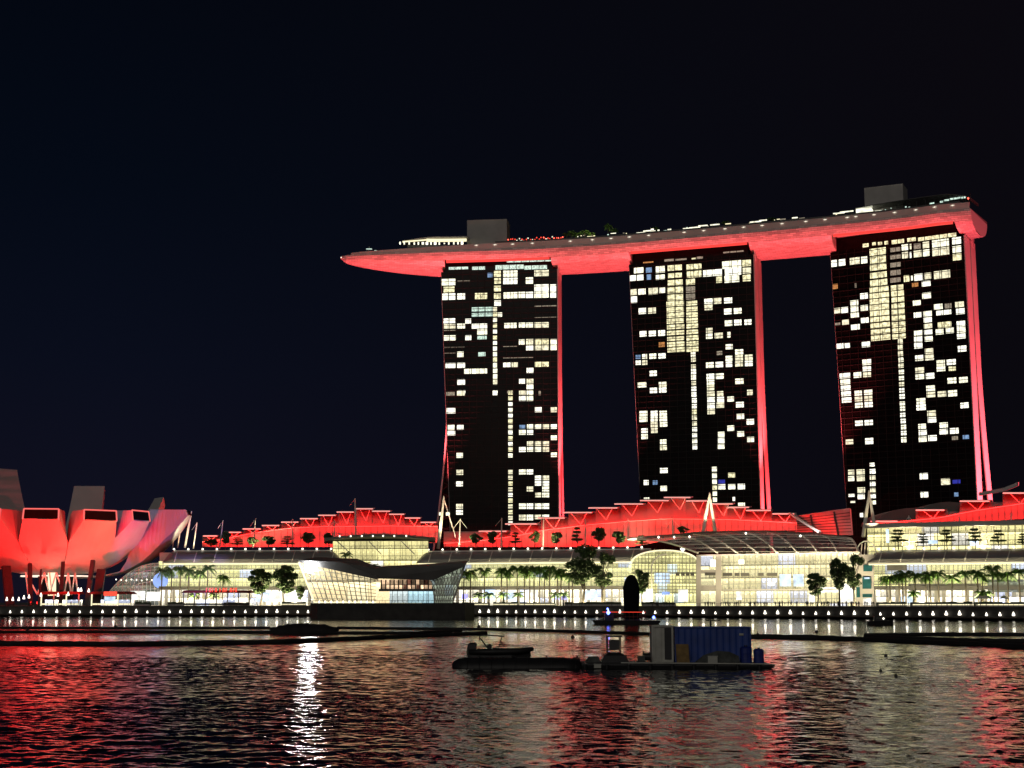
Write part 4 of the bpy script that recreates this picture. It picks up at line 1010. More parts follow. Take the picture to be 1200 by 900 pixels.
# upper storey on the right
up = thing('upper_storey', mall(1110, 640, 22), 'warm lit upper storey above the right wing awning, behind layered terrace trees', 'building')
zu0, zu1 = ztr - 1, zlev(617, 1110, 22)
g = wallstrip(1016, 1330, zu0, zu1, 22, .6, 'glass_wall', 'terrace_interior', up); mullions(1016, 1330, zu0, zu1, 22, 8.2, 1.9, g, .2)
wallstrip(1017, 1329, zu0, zu1 - .05, 25.5, 6, 'body', 'concrete', up)
wallstrip(1014, 1332, zu1, zu1 + 1.7, 18, 15, 'roof_slab', 'concrete', up)
for a, b_, v0, v1 in ((1088, 1099, 633, 637), (1137, 1147, 634, 639.5), (1039, 1042, 620, 636)): panel(a, b_, v0, v1, 21, 'bright_sign', 'shop_blue', up)

# theatre block behind
th = thing('theatre_block', mall(965, 640, 70), 'pinkish ribbed metal block with red end, behind the glass canopy', 'building')
A = [mall(932, 606, 62), mall(995.5, 597, 50), mall(998, 627, 50), mall(932, 627, 62)]
mb = MB(); mb.prism(A, (4, 40, 0)); mb.build('wall', 'theatre_metal', th)
mb = MB()
for k in range(1, 8): mb.bar(A[0].lerp(A[3], k / 8) + V((0, -.3, 0)), A[1].lerp(A[2], k / 8) + V((0, -.3, 0)), .3, .3)
for k in (2, 5): mb.bar(A[0].lerp(A[1], k / 7) + V((0, -.5, 0)), A[3].lerp(A[2], k / 7 + .05) + V((0, -.5, 0)), .6)
mb.build('rib', 'dark_metal', th)
mb = MB(); mb.bar(A[0] + V((0, -.6, .3)), A[1] + V((0, -.6, .3)), .5); mb.bar(A[1] + V((.2, -.6, .3)), A[2] + V((.2, -.6, 0)), .5); mb.build('edge_trim', 'roof_panel', th)
mb = MB(); mb.bar(mall(925, 601.5, 42), mall(961, 624, 30), .9); mb.build('raking_beam', 'white_steel', th)
spot('floodlight_spot', mall(1003, 622, 38), mall(980, 612, 55), 100, 1.6e3, RED)
area('town_glow', mall(960, 622, 30), mall(958, 610, 58), 20, 2, 1.2e3, (1, .75, .72))

# ================================================================== RED ROOFED HALLS
def hall(label, bottom, mid, plates, off, rightend=None, vdark=None, lift=3.0):
    um = (bottom[0][0] + bottom[-1][0]) / 2
    r = thing('red_hall', mall(um, 642, off + 20), label, 'hall roof')
    def tv(u):
        for a, b_, v in plates:
            if a <= u <= b_: return v
        for p, q in zip(plates, plates[1:]):
            if p[1] < u < q[0]: return max(p[2], q[2]) + 1.0
        return plates[0][2] if u < plates[0][0] else plates[-1][2]
    mb = MB(); cuts = sorted(set([bottom[0][0]] + [p[0] for p in plates] + [p[1] for p in plates] + [bottom[-1][0]]))
    for a, b_ in zip(cuts, cuts[1:]):
        m_ = (a + b_) / 2; vs = [v for (x, y, v) in plates if x <= m_ <= y]
        v = max(vs) if vs else tv(m_)
        n = max(1, int((b_ - a) / 6))
        for k in range(n):
            x, y = a + (b_ - a) * k / n, a + (b_ - a) * (k + 1) / n
            bx, by = interp(x, bottom), interp(y, bottom); mx_, my_ = interp(x, mid), interp(y, mid)
            v1 = min(v + .6, mx_ - .5, my_ - .5)
            mb.quad(mall(x, bx, off), mall(y, by, off), mall(y, my_, off + 3), mall(x, mx_, off + 3))
            mb.quad(mall(x, mx_, off + 3), mall(y, my_, off + 3), mall(y, v1, off + 12), mall(x, v1, off + 12))
            mb.quad(mall(x, v1, off + 12), mall(y, v1, off + 12), mall(y, v1 - 1, off + 60), mall(x, v1 - 1, off + 60))
    rs = mb.build('roof_shell', 'roof_panel', r, fixn=False)
    mb = MB()
    for x in useq(bottom[0][0] + 2, bottom[-1][0] - 2, 7.5): mb.bar(mall(x, interp(x, bottom), off - .1), mall(x, interp(x, mid), off + 2.9), .16, .2)
    mb.build('panel_joint', 'roof_dark', rs)
    mb = MB(); U = useq(mid[0][0], mid[-1][0], 8)
    for a, b_ in zip(U, U[1:]): mb.bar(mall(a, interp(a, mid), off + 2.4), mall(b_, interp(b_, mid), off + 2.4), .3, .35)
    mb.build('gutter_line', 'edge_pink_steel', r)
    for a, b_, v in plates:
        w = b_ - a; o0, o1 = off + 1.5, off + 16
        A, B, C_, D = mall(a, v + .4, o0), mall(b_ - w * .12, v + .4, o0), mall(b_ - w * .02, v - .6, o1), mall(a + w * .1, v - .6, o1)
        h = V((0, 0, .5)); mb = MB(); mb.hexa([A, B, C_, D, A + h, B + h, C_ + h, D + h]); pl = mb.build('roof_wing', 'roof_panel', r)
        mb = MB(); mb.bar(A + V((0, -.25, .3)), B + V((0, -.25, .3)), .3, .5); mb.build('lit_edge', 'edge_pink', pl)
        c = a + w * .5; vm = interp(c, mid) 
        if vm - v > 3:
            for f in (.25, .72):
                mb = MB(); mb.bar(mall(a + w * f, v + .8, off + 1.8), mall(c + w * .04, min(vm, v + 14) - .3, off + 1.9), .22); mb.build('strut', 'edge_pink_steel', r)
    # floodlight strip along the foot of the roof
    U = useq(bottom[0][0], min(bottom[-1][0], 1260), 70)
    for a, b_ in zip(U, U[1:]):
        p0, p1 = mall(a + 1, interp(a, bottom) + lift * .5, off - 6), mall(b_ - 1, interp(b_, bottom) + lift * .5, off - 6)
        strip('floodlight_strip', p0, p1, (0, .62, .78), .6, 300 * (p1 - p0).length, (1, .006, .005))
        m0, m1 = mall(a + 1, interp(a, mid) - .4, off - 1.2), mall(b_ - 1, interp(b_, mid) - .4, off - 1.2)
        strip('floodlight_strip', m0, m1, (0, .72, .69), .3, 220 * (m1 - m0).length, (1, .006, .005))
    return r
PL_L = [(238, 257, 628.4), (262, 285, 624.2), (284.4, 308, 620.2), (307, 330, 616.2), (329.6, 352.4, 612.2), (351.6, 375, 608.2), (373, 396, 604.2), (394.6, 417, 600.4), (416, 440, 596.6), (436, 460, 599.4), (456, 476, 603), (474.4, 495, 607.4), (493, 513, 612.5)]
hall('left red lit hall roof of stepped plates behind a row of small trees', [(237, 641), (400, 641), (512, 636)], [(237, 635), (262, 632), (300, 624), (340, 619), (380, 617), (460, 616.5), (513, 617)], PL_L, 45)
PL_C = [(561, 598, 623), (592, 634, 614.4), (630, 666, 607.4), (660, 698, 601), (689.6, 728, 595.6), (720, 758, 591), (750, 788, 587), (778, 813, 583.4), (804, 832, 587.4), (832, 862, 591), (853, 881, 595), (874, 907, 598.6), (905, 934, 602.6)]
hall('tallest red lit hall roof of stepped plates, in front of the middle tower', [(520, 641), (740, 641), (800, 630), (840, 623), (934, 621.5)], [(520, 637), (560, 634), (600, 629), (640, 621), (690, 615), (735, 611), (780, 608), (860, 609), (934, 613)], PL_C, 48)
PL_R = [(1020, 1056, 611.5), (1073, 1111, 598.3), (1124.6, 1164, 587.8), (1175, 1214, 578.3), (1225, 1262, 571)]
hall('right red lit hall roof below the nearest tower', [(1018, 617), (1060, 615.5), (1120, 613), (1200, 608), (1262, 605)], [(1018, 614), (1060, 611), (1100, 607), (1140, 599), (1200, 590), (1262, 584)], PL_R, 46, lift=1.5)
# dark humps behind the right hall
for (uc, wv_, vt_, vb_, nm) in [(1072, 44, 595, 613, 'low dark domed roof peeking above the right red hall'), (1112, 36, 588, 604, 'higher dark domed roof behind the right red hall')]:
    mb = MB(); A = []
    for k in range(13):
        t = PI * k / 12; A.append(mall(uc - wv_ * math.cos(t), vb_ - (vb_ - vt_) * math.sin(t), 80))
    mb.prism(A, (0, 30, 0)); props(mb.build('domed_roof', 'roof_dark', None, loc=mall(uc, vb_, 80)), nm, 'roof')
# grey bridge slab at the foot of the right tower
mb = MB(); a_ = mall(1150, 578, 100); mb.loft([[mall(u, v - 4, 90), mall(u, v, 90), mall(u + 2, v, 105), mall(u + 2, v - 4, 105)] for u, v in ((1147, 581), (1175, 576), (1188, 571), (1192, 569))])
props(mb.build('link_bridge', 'end_concrete', None, loc=a_), 'short grey covered bridge at the foot of the right tower', 'bridge')

# masts
MASTS = [(224.4, 599, 216.7, 642, .9), (212, 618, 208, 642, .5), (231, 612, 226.7, 643, .6), (204.4, 623, 202, 644, .4), (261.4, 610, 257, 643, .55), (299.4, 608, 296.6, 642, .6), (343, 608, 342.4, 642, .6), (392, 609, 391.4, 641, .55), (416, 584, 417, 631, .8),
         (539.4, 608, 538, 641, .6), (588, 607, 587.4, 642, .6), (637, 606, 636.4, 642, .6), (686, 608, 686, 638, .6), (736, 608, 736, 634, .6), (788.4, 607, 788.6, 627, .6), (1065, 604, 1065.6, 640, .6), (1124, 604, 1124.6, 643, .6), (1185, 601.6, 1186, 643, .6)]
MNAMES = ['tall leaning white mast just right of the purple museum petal'] + ['%s white mast from the left along the mall roof' % ORD[k] for k in range(1, 18)]
order = sorted(range(len(MASTS)), key=lambda k: MASTS[k][0])
for rank, k in enumerate(order):
    ut, vt_, ub, vb_, w = MASTS[k]; A, B = mall(ut, vt_, 30), mall(ub, vb_, 28)
    lb = '%s single white mast from the left along the mall roofs' % ORD[rank]
    t = thing('mast', B, lb, 'mast', 'white masts along the mall roofs')
    mb = MB(); mb.tube([B, B.lerp(A, .5), A], [w * .55, w * .6, w * .3], 8); mb.build('pole', 'mast_steel', t)
    if k in (7, 9, 14, 15):
        mb = MB()
        for s_ in (-1, 1): mb.bar(A + V((0, 0, -.4)), A + V((s_ * 3.2, 0, -4.5)), .2)
        mb.build('stay', 'mast_steel', t)
    else:
        mb = MB(); mb.bar(A + V((0, 0, -.3)), A + V((-3, 3, -3.5)), .12); mb.build('stay', 'mast_steel', t)
for (ut, vt_, u1, v1, u2, v2, lb) in [(520, 584, 513.4, 643, 534, 630, 'white A-shaped mast left of the first tower foot'), (831.6, 580, 824, 623, 838, 622, 'white A-shaped mast standing before the tallest red roof'), (1018.4, 578, 1011.6, 629, 1028.6, 639, 'white A-shaped mast beside the stair tower')]:
    A = mall(ut, vt_, 28); B, C_ = mall(u1, v1, 24), mall(u2, v2, 34)
    t = thing('frame_mast', B, lb, 'mast'); 
    for Q in (B, C_):
        mb = MB(); mb.tube([Q, Q.lerp(A, .5), A], [.8, .75, .4] if ut != 520 or Q is B else [.3, .3, .2], 8); mb.build('leg', 'mast_steel', t)
    mb = MB(); mb.tube([A + V((0, 0, -.3)), A + V((0, 0, 1.2))], [.55, .2], 8); mb.build('cap', 'mast_steel', t)
    if ut == 520:
        for a in (514.5, 522.5):
            q0, q1 = mall(a, 604, 27), mall(a + 4.4, 600.3, 27); mb = MB(); mb.box(q0.x, q1.x, q0.y, q0.y + 1, q0.z, q1.z); mb.build('lamp_box', 'room_light', t)
    p = A.lerp((B + C_) / 2, .6); spot('floodlight_spot', (p.x - 3, p.y - 16, B.z + 3), A, 70, 3.5e4 if ut < 1000 else 9e3, WARM)
for u in (225, 300, 400, 540, 640, 740, 1065, 1150):
    p = mall(u, 641, 18); spot('floodlight_spot', p, mall(u, 610, 29), 100, 1.5e4, WARM)

# ================================================================== CRYSTAL PAVILION ON ITS ISLAND
YP = 535.0
cr_ = thing('crystal_pavilion', (xat(450, YP), YP, 4), 'faceted glass shop pavilion standing in the water before the mall', 'pavilion')
def pp(u, v, dy=0.0): return pt(u, v, YP + dy)
mb = MB(); A = [pp(350, 658.5, -4), pp(441, 676, -4), pp(441, 707, 0), pp(369, 707, 0)]
mb.prism(A, (3, 24, 0)); lg = mb.build('left_glass', 'crystal_interior', cr_)
mb = MB()
for k in range(1, 13):
    f = k / 13; mb.bar(A[0].lerp(A[1], f) + V((0, -.2, 0)), A[3].lerp(A[2], f) + V((0, -.2, 0)), .26)
for k in range(1, 8):
    f = k / 8; mb.bar(A[0].lerp(A[3], f) + V((0, -.25, 0)), A[1].lerp(A[2], f) + V((0, -.25, 0)), .20)
mb.build('mullion_grid', 'mullion', lg)
mb = MB(); mb.bar(A[0] + V((0, -.3, 0)), A[3] + V((0, -.3, 0)), .5); mb.bar(A[3] + V((0, -.3, .2)), A[2] + V((0, -.3, .2)), .4, .7); mb.build('edge_frame', 'strip_warm', lg)
# folded dark roof
mb = MB()
R1 = [pp(349, 656.3, -6), pp(400, 658.5, -6), pp(444, 676.5, -6), pp(441, 679, -6), pp(352, 659.3, -6)]
mb.prism(R1, (3, 28, 2.0)); mb.build('roof', 'roof_dark', cr_)
mb = MB(); mb.prism([pp(400, 659, -5), pp(440, 666.5, -5), pp(505, 663, -7), pp(546, 659.5, -8), pp(544, 664, -8), pp(508, 680, -6), pp(444, 678, -5)], (0, 24, 1.5)); rf2 = mb.build('roof', 'roof_dark', cr_)
mb = MB()
for k in range(8):
    a = pp(402 + k * 5.3, 660.2 + 2.0 * k, -5.4); mb.bar(a, a + V((1.2, 0, -2.0)), .35)
mb.build('roof_rib', 'theatre_metal', rf2)
mb = MB(); mb.box(pp(446, 692).x, pp(508, 692).x, YP - 1, YP + 14, pp(446, 692).z, pp(446, 679).z); ga = mb.build('gallery_window', 'gallery_interior', cr_)
mb = MB()
for u in range(447, 509, 5): mb.bar(pp(u, 692, -1.3), pp(u, 679.5, -1.3), .45)
mb.bar(pp(444, 691.5, -2.2), pp(510, 691.5, -2.2), 1.2, .9); mb.build('mullion_grid', 'roof_dark', ga)
mb = MB(); mb.box(pp(441, 706).x, pp(456, 706).x, YP - .5, YP + 10, pp(441, 706.5).z, pp(441, 692).z); mb.build('lobby_window', 'crystal_interior', cr_)
mb = MB(); mb.box(pp(456.5, 706).x, pp(508, 706).x, YP - .7, YP + 10, pp(441, 706.5).z, pp(441, 692).z); lb_ = mb.build('lower_window', 'crystal_blue', cr_)
mb = MB()
for u in range(460, 508, 6): mb.bar(pp(u, 706, -1), pp(u, 692, -1), .18)
mb.build('mullion_grid', 'mullion', lb_)
B_ = [pp(486, 669, -5), pp(545, 661, -5), pp(530, 706.5, 0), pp(508.5, 706.5, 0), pp(506, 681, -2)]
mb = MB(); mb.prism(B_, (-2, 20, 0)); rg = mb.build('right_glass', 'crystal_lattice', cr_)
mb = MB()
Lf = [pp(486, 669, -5.4), pp(505, 681, -5), pp(508.5, 693, -3), pp(509, 706, -.5)]; Rt = [pp(545, 661, -5.4), pp(541, 675, -4.4), pp(535, 691, -2.4), pp(530.5, 706, -.5)]
for j in range(3):
    for k in range(9):
        a0, a1 = Lf[j].lerp(Rt[j], k / 9), Lf[j].lerp(Rt[j], (k + 1) / 9); b0, b1 = Lf[j + 1].lerp(Rt[j + 1], k / 9), Lf[j + 1].lerp(Rt[j + 1], (k + 1) / 9)
        mb.bar(a0, b1, .2); mb.bar(a1, b0, .2); 
    mb.bar(Lf[j], Rt[j], .3)
mb.bar(Rt[0], Rt[3], .45); mb.bar(Lf[2], Lf[3], .4); mb.build('lattice', 'white_steel', rg)
mb = MB(); z_ = pp(450, 706.6).z
out_ = [(xat(364, 520), 520), (xat(372, 512), 512), (xat(545, 512), 512), (xat(556, 524), 524), (xat(552, 560), 560), (xat(372, 565), 565)]
mb.prism([(x, y, -2) for x, y in out_], (0, 0, z_ + 2 - .02)); mb.build('platform', 'quay_stone', cr_)
mb = MB(); ps = [V((x, y, z_ + .9)) for x, y in out_[:4]]
for a, b_ in zip(ps, ps[1:]):
    mb.bar(a, b_, .12)
    for k in range(int((b_ - a).length / 2.2)): q = a.lerp(b_, k * 2.2 / (b_ - a).length); mb.bar(q, q - V((0, 0, .9)), .08)
mb.build('railing', 'dark_metal', cr_)
for k in range(10):
    q = pp(374 + 7 * k, 705.8, -3); mb = MB(); mb.tube([q + V((0, 0, -.3)), q + V((0, 0, .3)), q + V((0, 0, .7))], [.3, .35, .1], 6); mb.build('floor_lamp', 'small_lamp', cr_)
q = pp(364, 665, -7); mb = MB()
for dx, dz in ((-1.5, .8), (1.5, .8), (-1.5, -.8), (1.5, -.8), (0, 0), (0, 1.5), (0, -1.5)):
    mb.tube([q + V((dx, -.5, dz)), q + V((dx, -.2, dz)), q + V((dx, .2, dz))], [.35, .6, .5], 10)
mb.build('spotlight', 'spot_white', cr_)
mb = MB(); mb.bar(q + V((-1.6, .5, -1.6)), q + V((1.6, .5, 1.6)), .2); mb.bar(q + V((0, .6, 0)), q + V((0, .6, -4)), .25); mb.build('spotlight_bracket', 'dark_metal', cr_)

# ================================================================== LIGHTING OF THE PROMENADE
for u0, u1 in ((186, 240), (245, 350), (560, 660), (665, 760), (830, 920), (925, 1010), (1030, 1110), (1115, 1200)):
    a, b_ = mall(u0, 706, -19), mall(u1, 706, -19); a.z = b_.z = GZ + .3
    strip('promenade_uplight', a, b_, (0, .35, .93), .5, 480 * (b_ - a).length, (1, .86, .50))

# ================================================================== TREES
def leafmesh(rng, n, shape, size, mat_idx=0):
    mb = MB()
    for _ in range(n):
        p = shape(rng); s = size * rng.uniform(.6, 1.3)
        a = V((rng.gauss(0, 1), rng.gauss(0, 1), rng.gauss(0, .5))).normalized(); b_ = a.cross(V((rng.gauss(0, 1), rng.gauss(0, 1), rng.gauss(0, 1)))).normalized()
        mb.quad(p - a * s, p - b_ * s * .6, p + a * s, p + b_ * s * .6)
    return mb
def make_tree(kind, H, Wd, seed, nleaf=900, layered=False, trunk=.45, leaf=.35, cbase=.45):
    rng = random.Random(seed)
    root = thing('tree', (0, 0, 0), None, 'tree')
    tr = MB(); top = V((rng.uniform(-.3, .3), 0, H * .8)); tr.tube([(0, 0, -.2), (0.05 * H, 0, H * .3), top], [H * .03, H * .022, H * .008], 7)
    cl = []
    if layered:
        L = 4
        for k in range(L):
            z = H * (cbase + (1 - cbase) * (k + .5) / L); r = Wd / 2 * (1.0 - .55 * k / L) * rng.uniform(.8, 1.1)
            for j in range(4):
                a = rng.uniform(0, 2 * PI); cl.append((V((math.cos(a) * r * .55, math.sin(a) * r * .55, z)), r * .55, H * .045))
    else:
        for k in range(26):
            a = rng.uniform(0, 2 * PI); rr_ = Wd / 2 * math.sqrt(rng.random()) * .82; z = H * (cbase + (.93 - cbase) * rng.random()); f = 1 - .45 * abs((z / H - .7) / .3)
            cl.append((V((math.cos(a) * rr_ * f, math.sin(a) * rr_ * f, z)), Wd * rng.uniform(.10, .20), H * rng.uniform(.05, .1)))
    for c, r, h in cl:
        s_ = V((0, 0, H * rng.uniform(.28, .5))); tr.tube([s_, s_.lerp(c, .5) + V((0, 0, .02 * H)), c], [H * .012, H * .009, H * .004], 5)
    tr.build('trunk', 'bark', root)
    def shape(r_):
        c, r, h = cl[r_.randrange(len(cl))]
        while True:
            q = V((r_.uniform(-1, 1), r_.uniform(-1, 1), r_.uniform(-1, 1)))
            if q.length < 1: break
        return c + V((q.x * r, q.y * r, q.z * h))
    leafmesh(rng, nleaf, shape, leaf).build('crown', 'leaf', root)
    return root
def make_palm(H, seed, nf=20, fl=3.5, royal=True):
    rng = random.Random(seed); root = thing('palm', (0, 0, 0), None, 'palm tree')
    mb = MB(); lean = rng.uniform(-.25, .25); mb.tube([(0, 0, -.2), (lean * .4, 0, H * .35), (lean, 0, H * .8), (lean * 1.3, 0, H)], [.34, .28, .22, .18], 8); mb.build('trunk', 'bark', root)
    mb = MB(); top = V((lean * 1.3, 0, H))
    for k in range(nf):
        a = 2 * PI * k / nf + rng.uniform(-.2, .2); el = rng.uniform(-.35, 1.35); L = fl * rng.uniform(.8, 1.1)
        d = V((math.cos(a), math.sin(a), 0)); prev = top; pts_ = []
        for j in range(8):
            t = j / 7; p = top + d * (L * (t - .12 * t * t) * math.cos(el * .5)) + V((0, 0, L * (1.15 * math.sin(el) * t - (0.55 + .35 * math.sin(el)) * t * t)))
            pts_.append(p)
        sd = V((-d.y, d.x, 0))
        for j in range(7):
            p, q = pts_[j], pts_[j + 1]; mb.bar(p, q, .05)
            for s_ in (-1, 1):
                for f in (0, .5):
                    b_ = p.lerp(q, f); w = 1.25 * math.sin(PI * min(1, (j + f + .8) / 8)) + .1
                    tip = b_ + sd * s_ * w * .7 + (q - p) * .6 + V((0, 0, -w * .6))
                    mb.tri(b_, b_ + (q - p) * .55, tip)
    mb.build('crown', 'palm_leaf', root, fixn=False)
    return root
PALM0 = [make_palm(11, 1), make_palm(10.5, 2, 22), make_palm(11.5, 3, 19, 3.7)]
SMALLP = make_palm(4.5, 9, 12, 2.6)
TERR0 = [make_tree('terrace', 6.4, 7.2, 11, 2200, False, leaf=.34, cbase=.42), make_tree('terrace', 7.2, 7.0, 12, 1700, True, leaf=.32, cbase=.35), make_tree('terrace', 6.0, 6.4, 13, 2200, False, leaf=.33, cbase=.4)]
BIG0 = [make_tree('big', 19, 14, 21, 5200, False, leaf=.46, cbase=.42), make_tree('big', 12.5, 10.5, 22, 5200, False, leaf=.40, cbase=.35), make_tree('big', 15, 9, 23, 4800, False, leaf=.42, cbase=.4)]
used = set()
def put(proto, p, label, group, sc=(1, 1, 1), rz=0, name=None):
    if proto.name in used: o = copy_tree(proto)
    else: o = proto; used.add(proto.name)
    o.location = p; o.scale = sc; o.rotation_euler = (0, 0, rz); o['label'] = label
    if group: o['group'] = group
    return o
def ground_pt(u, off): return mp(u, GZ, off)
rng = random.Random(77)
pl = [(188.5, 670), (200, 668), (210, 671), (220, 670), (232.5, 671), (242, 670), (260, 678)]
for k, (u, v) in enumerate(pl):
    p = ground_pt(u, -14); H = pt(u, v, p.y).z - GZ
    put(PALM0[k % 3], p, '%s palm from the left in the clump before the left mall wing' % ORD[k], 'palms before the left mall wing', (1.15, 1.15, (H + .6) / 11), rng.uniform(0, 6))
pc = [(543, 673), (551, 671), (567.5, 673), (587, 671), (594, 669), (606.5, 671), (615, 669), (620.6, 670), (626, 671), (632, 669), (638, 671), (644, 671), (653, 671), (657, 671), (667, 678), (670.5, 678)]
for k, (u, v) in enumerate(pc):
    p = ground_pt(u, -13 - (k % 2) * 2); H = pt(u, v, p.y).z - GZ
    put(PALM0[k % 3], p, '%s palm from the left in the row before the central mall wing' % ORD[k], 'palms before the central mall wing', (1.15, 1.15, (H + .6) / 11), rng.uniform(0, 6))
pr_ = [(1040, 679), (1044, 681), (1055, 676), (1058.5, 677), (1062, 676), (1073, 676), (1086, 676), (1091, 677), (1101, 674), (1116, 677), (1132.7, 676), (1147, 673), (1152, 676), (1165, 671), (1170, 675), (1182, 673.5), (1196, 674)]
for k, (u, v) in enumerate(pr_):
    p = ground_pt(u, -16 - (k % 2) * 2); H = pt(u, v, p.y).z - GZ
    put(PALM0[(k + 1) % 3], p, '%s palm from the left in the row before the right mall wing' % ORD[k], 'palms before the right mall wing', (1.15, 1.15, (H + .6) / 11), rng.uniform(0, 6))
sp_ = [(227, 'left'), (250, 'left'), (561, 'central'), (573, 'central'), (590, 'central'), (607, 'central'), (650, 'central'), (660, 'central'), (1071, 'right'), (1150, 'right'), (1156, 'right')]
cnt = {}
for u, w in sp_:
    cnt[w] = cnt.get(w, -1) + 1
    put(SMALLP, ground_pt(u, -20), '%s short bright palm from the left under the palms of the %s wing' % (ORD[cnt[w]], w), 'short palms under the tall ones', (1.25, 1.25, 1.1), rng.uniform(0, 6))
tl = [(247, 637, 11, 17), (264, 629, 13, 14), (278, 634, 10, 17), (296, 634, 10, 15), (315, 633.6, 11, 16), (336.6, 634, 12, 18), (361.6, 630.6, 14, 18), (385, 631.6, 14, 16), (403, 637, 9, 14)]
tcen = [(558, 632, 14, 16), (577, 629, 13, 14), (604, 631, 15, 13), (626.6, 629.6, 15, 14), (652, 630, 13, 15), (676, 626, 18, 14), (701.6, 627, 19, 18), (725.6, 630, 15, 17), (752, 633, 12, 16), (801, 621, 9, 14)]
trr = [(1053, 630, 20, 22), (1082, 633, 17, 16), (1110, 630, 20, 19), (1143, 628.5, 20, 19), (1170, 630, 19, 18), (1199, 632, 15, 14)]
for nm, arr, off, vb_ in (('left red hall', tl, 24, 643.5), ('tallest red hall', tcen, 24, 643.5), ('warm upper storey', trr, 12, 643.5)):
    for k, (u, v, h, w) in enumerate(arr):
        vb2 = vb_ if u != 801 else 629
        p = mall(u, vb2, off); top = v - h / 2.0; Hm = pt(u, top, p.y).z - p.z; Wm = w * p.y / FPX
        pr = TERR0[(1 if nm.startswith('warm') else (k * 2) % 3)]
        bw_ = {0: 7.2, 1: 7.0, 2: 6.4}[TERR0.index(pr)]; bh = {0: 6.4, 1: 7.2, 2: 6.0}[TERR0.index(pr)]
        put(pr, p, '%s dark terrace tree from the left in front of the %s' % (ORD[k], nm), 'terrace trees in front of the %s' % nm, (Wm / bw_, Wm / bw_, Hm / bh), rng.uniform(0, 6))
big = [(683, 639, 706, 42, 0, 'big spreading tree before the central wing, left of its smaller neighbour', -18), (706, 648, 706, 36, 0, 'leaning leafy tree between the biggest tree and the dark sculpture', -18), (753, 667, 706, 20, 2, 'slim flat topped tree just right of the dark sculpture', -16),
       (305, 666, 705, 34, 1, 'left round tree of the pair before the left wing', -16), (333, 662, 705, 34, 1, 'right round tree of the pair before the left wing', -16),
       (984, 654, 708, 26, 2, 'narrow dark tree before the right end of the entrance hall', -20), (1001, 650, 708, 30, 0, 'largest dark tree at the right end of the entrance hall', -18), (958, 671, 708, 28, 1, 'thin branching tree left of the dark trees at the entrance hall', -20),
       (352, 686, 705, 12, 1, 'small bushy tree against the left edge of the crystal pavilion', -14)]
for u, vt_, vb_, w, i, lb, off in big:
    p = ground_pt(u, off); Hm = pt(u, vt_, p.y).z - GZ; Wm = w * p.y / FPX
    bh, bw_ = [(19, 14), (12.5, 10.5), (15, 9)][i]
    put(BIG0[i], p, lb, None, (Wm / bw_, Wm / bw_, Hm / bh), rng.uniform(0, 6))
for k, (u, v, h) in enumerate([(405, 654, 14), (428, 664, 10), (437, 665, 8)]):
    p = mall(u, v + h / 2, 0); put(SMALLP, p, '%s potted palm from the left above the crystal pavilion roof' % ORD[k], 'palms above the pavilion roof', (1.4, 1.4, h * .36 / 4.9), k)
for k, (u, hh2) in enumerate([(664, 4.0), (669, 5.0), (676, 4.0), (686, 5.0), (694, 3.5), (713, 7.0), (719, 4.5), (768, 3.5), (850, 3.5), (905, 3.2)]):
    a, d, n = deck_pt(u, 2.8, 7); put(SMALLP, a, '%s palm from the left on the roof deck' % ORD[k], 'palms on the roof deck', (1.2, 1.2, hh2 / 4.6), k)

a, d, n = deck_pt(690, 3, 12); spot('floodlight_spot', a + n * 3 + V((0, 0, .5)), a + V((0, 3, 5)), 150, 2.5e3, (1, .9, .5))
# hedges and planters
def block(name, label, cat, u0, u1, off, z0, z1, dep, mat, group=None, f=mp, sub=None):
    A, B = f(u0, z0, off), f(u1, z0, off); t = thing(name, (A + B) / 2, label, cat, group)
    mb = MB(); n = 8; rg_ = random.Random(u0)
    for k in range(n):
        a = A.lerp(B, k / n); b_ = A.lerp(B, (k + 1) / n); h0 = z1 + rg_.uniform(-.25, .25)
        mb.hexa([a, b_, b_ + V((0, dep, 0)), a + V((0, dep, 0)), V((a.x, a.y, h0)), V((b_.x, b_.y, h0)), V((b_.x, b_.y + dep, h0)), V((a.x, a.y + dep, h0))])
    mb.build('foliage', mat, t)
    mb = MB(); mb.bar(A + V((0, -.6, .3)), B + V((0, -.6, .3)), .6, .8); pb = mb.build('planter_box', 'concrete', t)
    if sub:
        mb = MB(); mb.bar(A + V((0, -.95, .62)), B + V((0, -.95, .62)), .12, .35); mb.build('edge_light', 'strip_warm', pb)
    return t
for k, (u0, u1, lit) in enumerate([(495, 538, 0), (541, 572, 1), (578, 606, 1), (609, 650, 1), (662, 728, 0), (752, 792, 0), (1028, 1062, 1), (1068, 1140, 1), (1143, 1230, 1), (330, 358, 1), (158, 176, 0), (196, 215, 0), (262, 292, 0)]):
    block('hedge', '%s clipped hedge of the long planter row on the promenade' % ORD[[10, 11, 12, 9].index(k) if k in (9, 10, 11, 12) else k] if False else 'clipped dark hedge number' if False else 'clipped dark hedge on the promenade, %s from the left' % ORD[sorted([495, 541, 578, 609, 662, 752, 1028, 1068, 1143, 330, 158, 196, 262]).index(u0)], 'hedge', u0, u1, -26, GZ, GZ + 1.5, 1.6, 'hedge', 'hedges along the promenade', sub=lit)

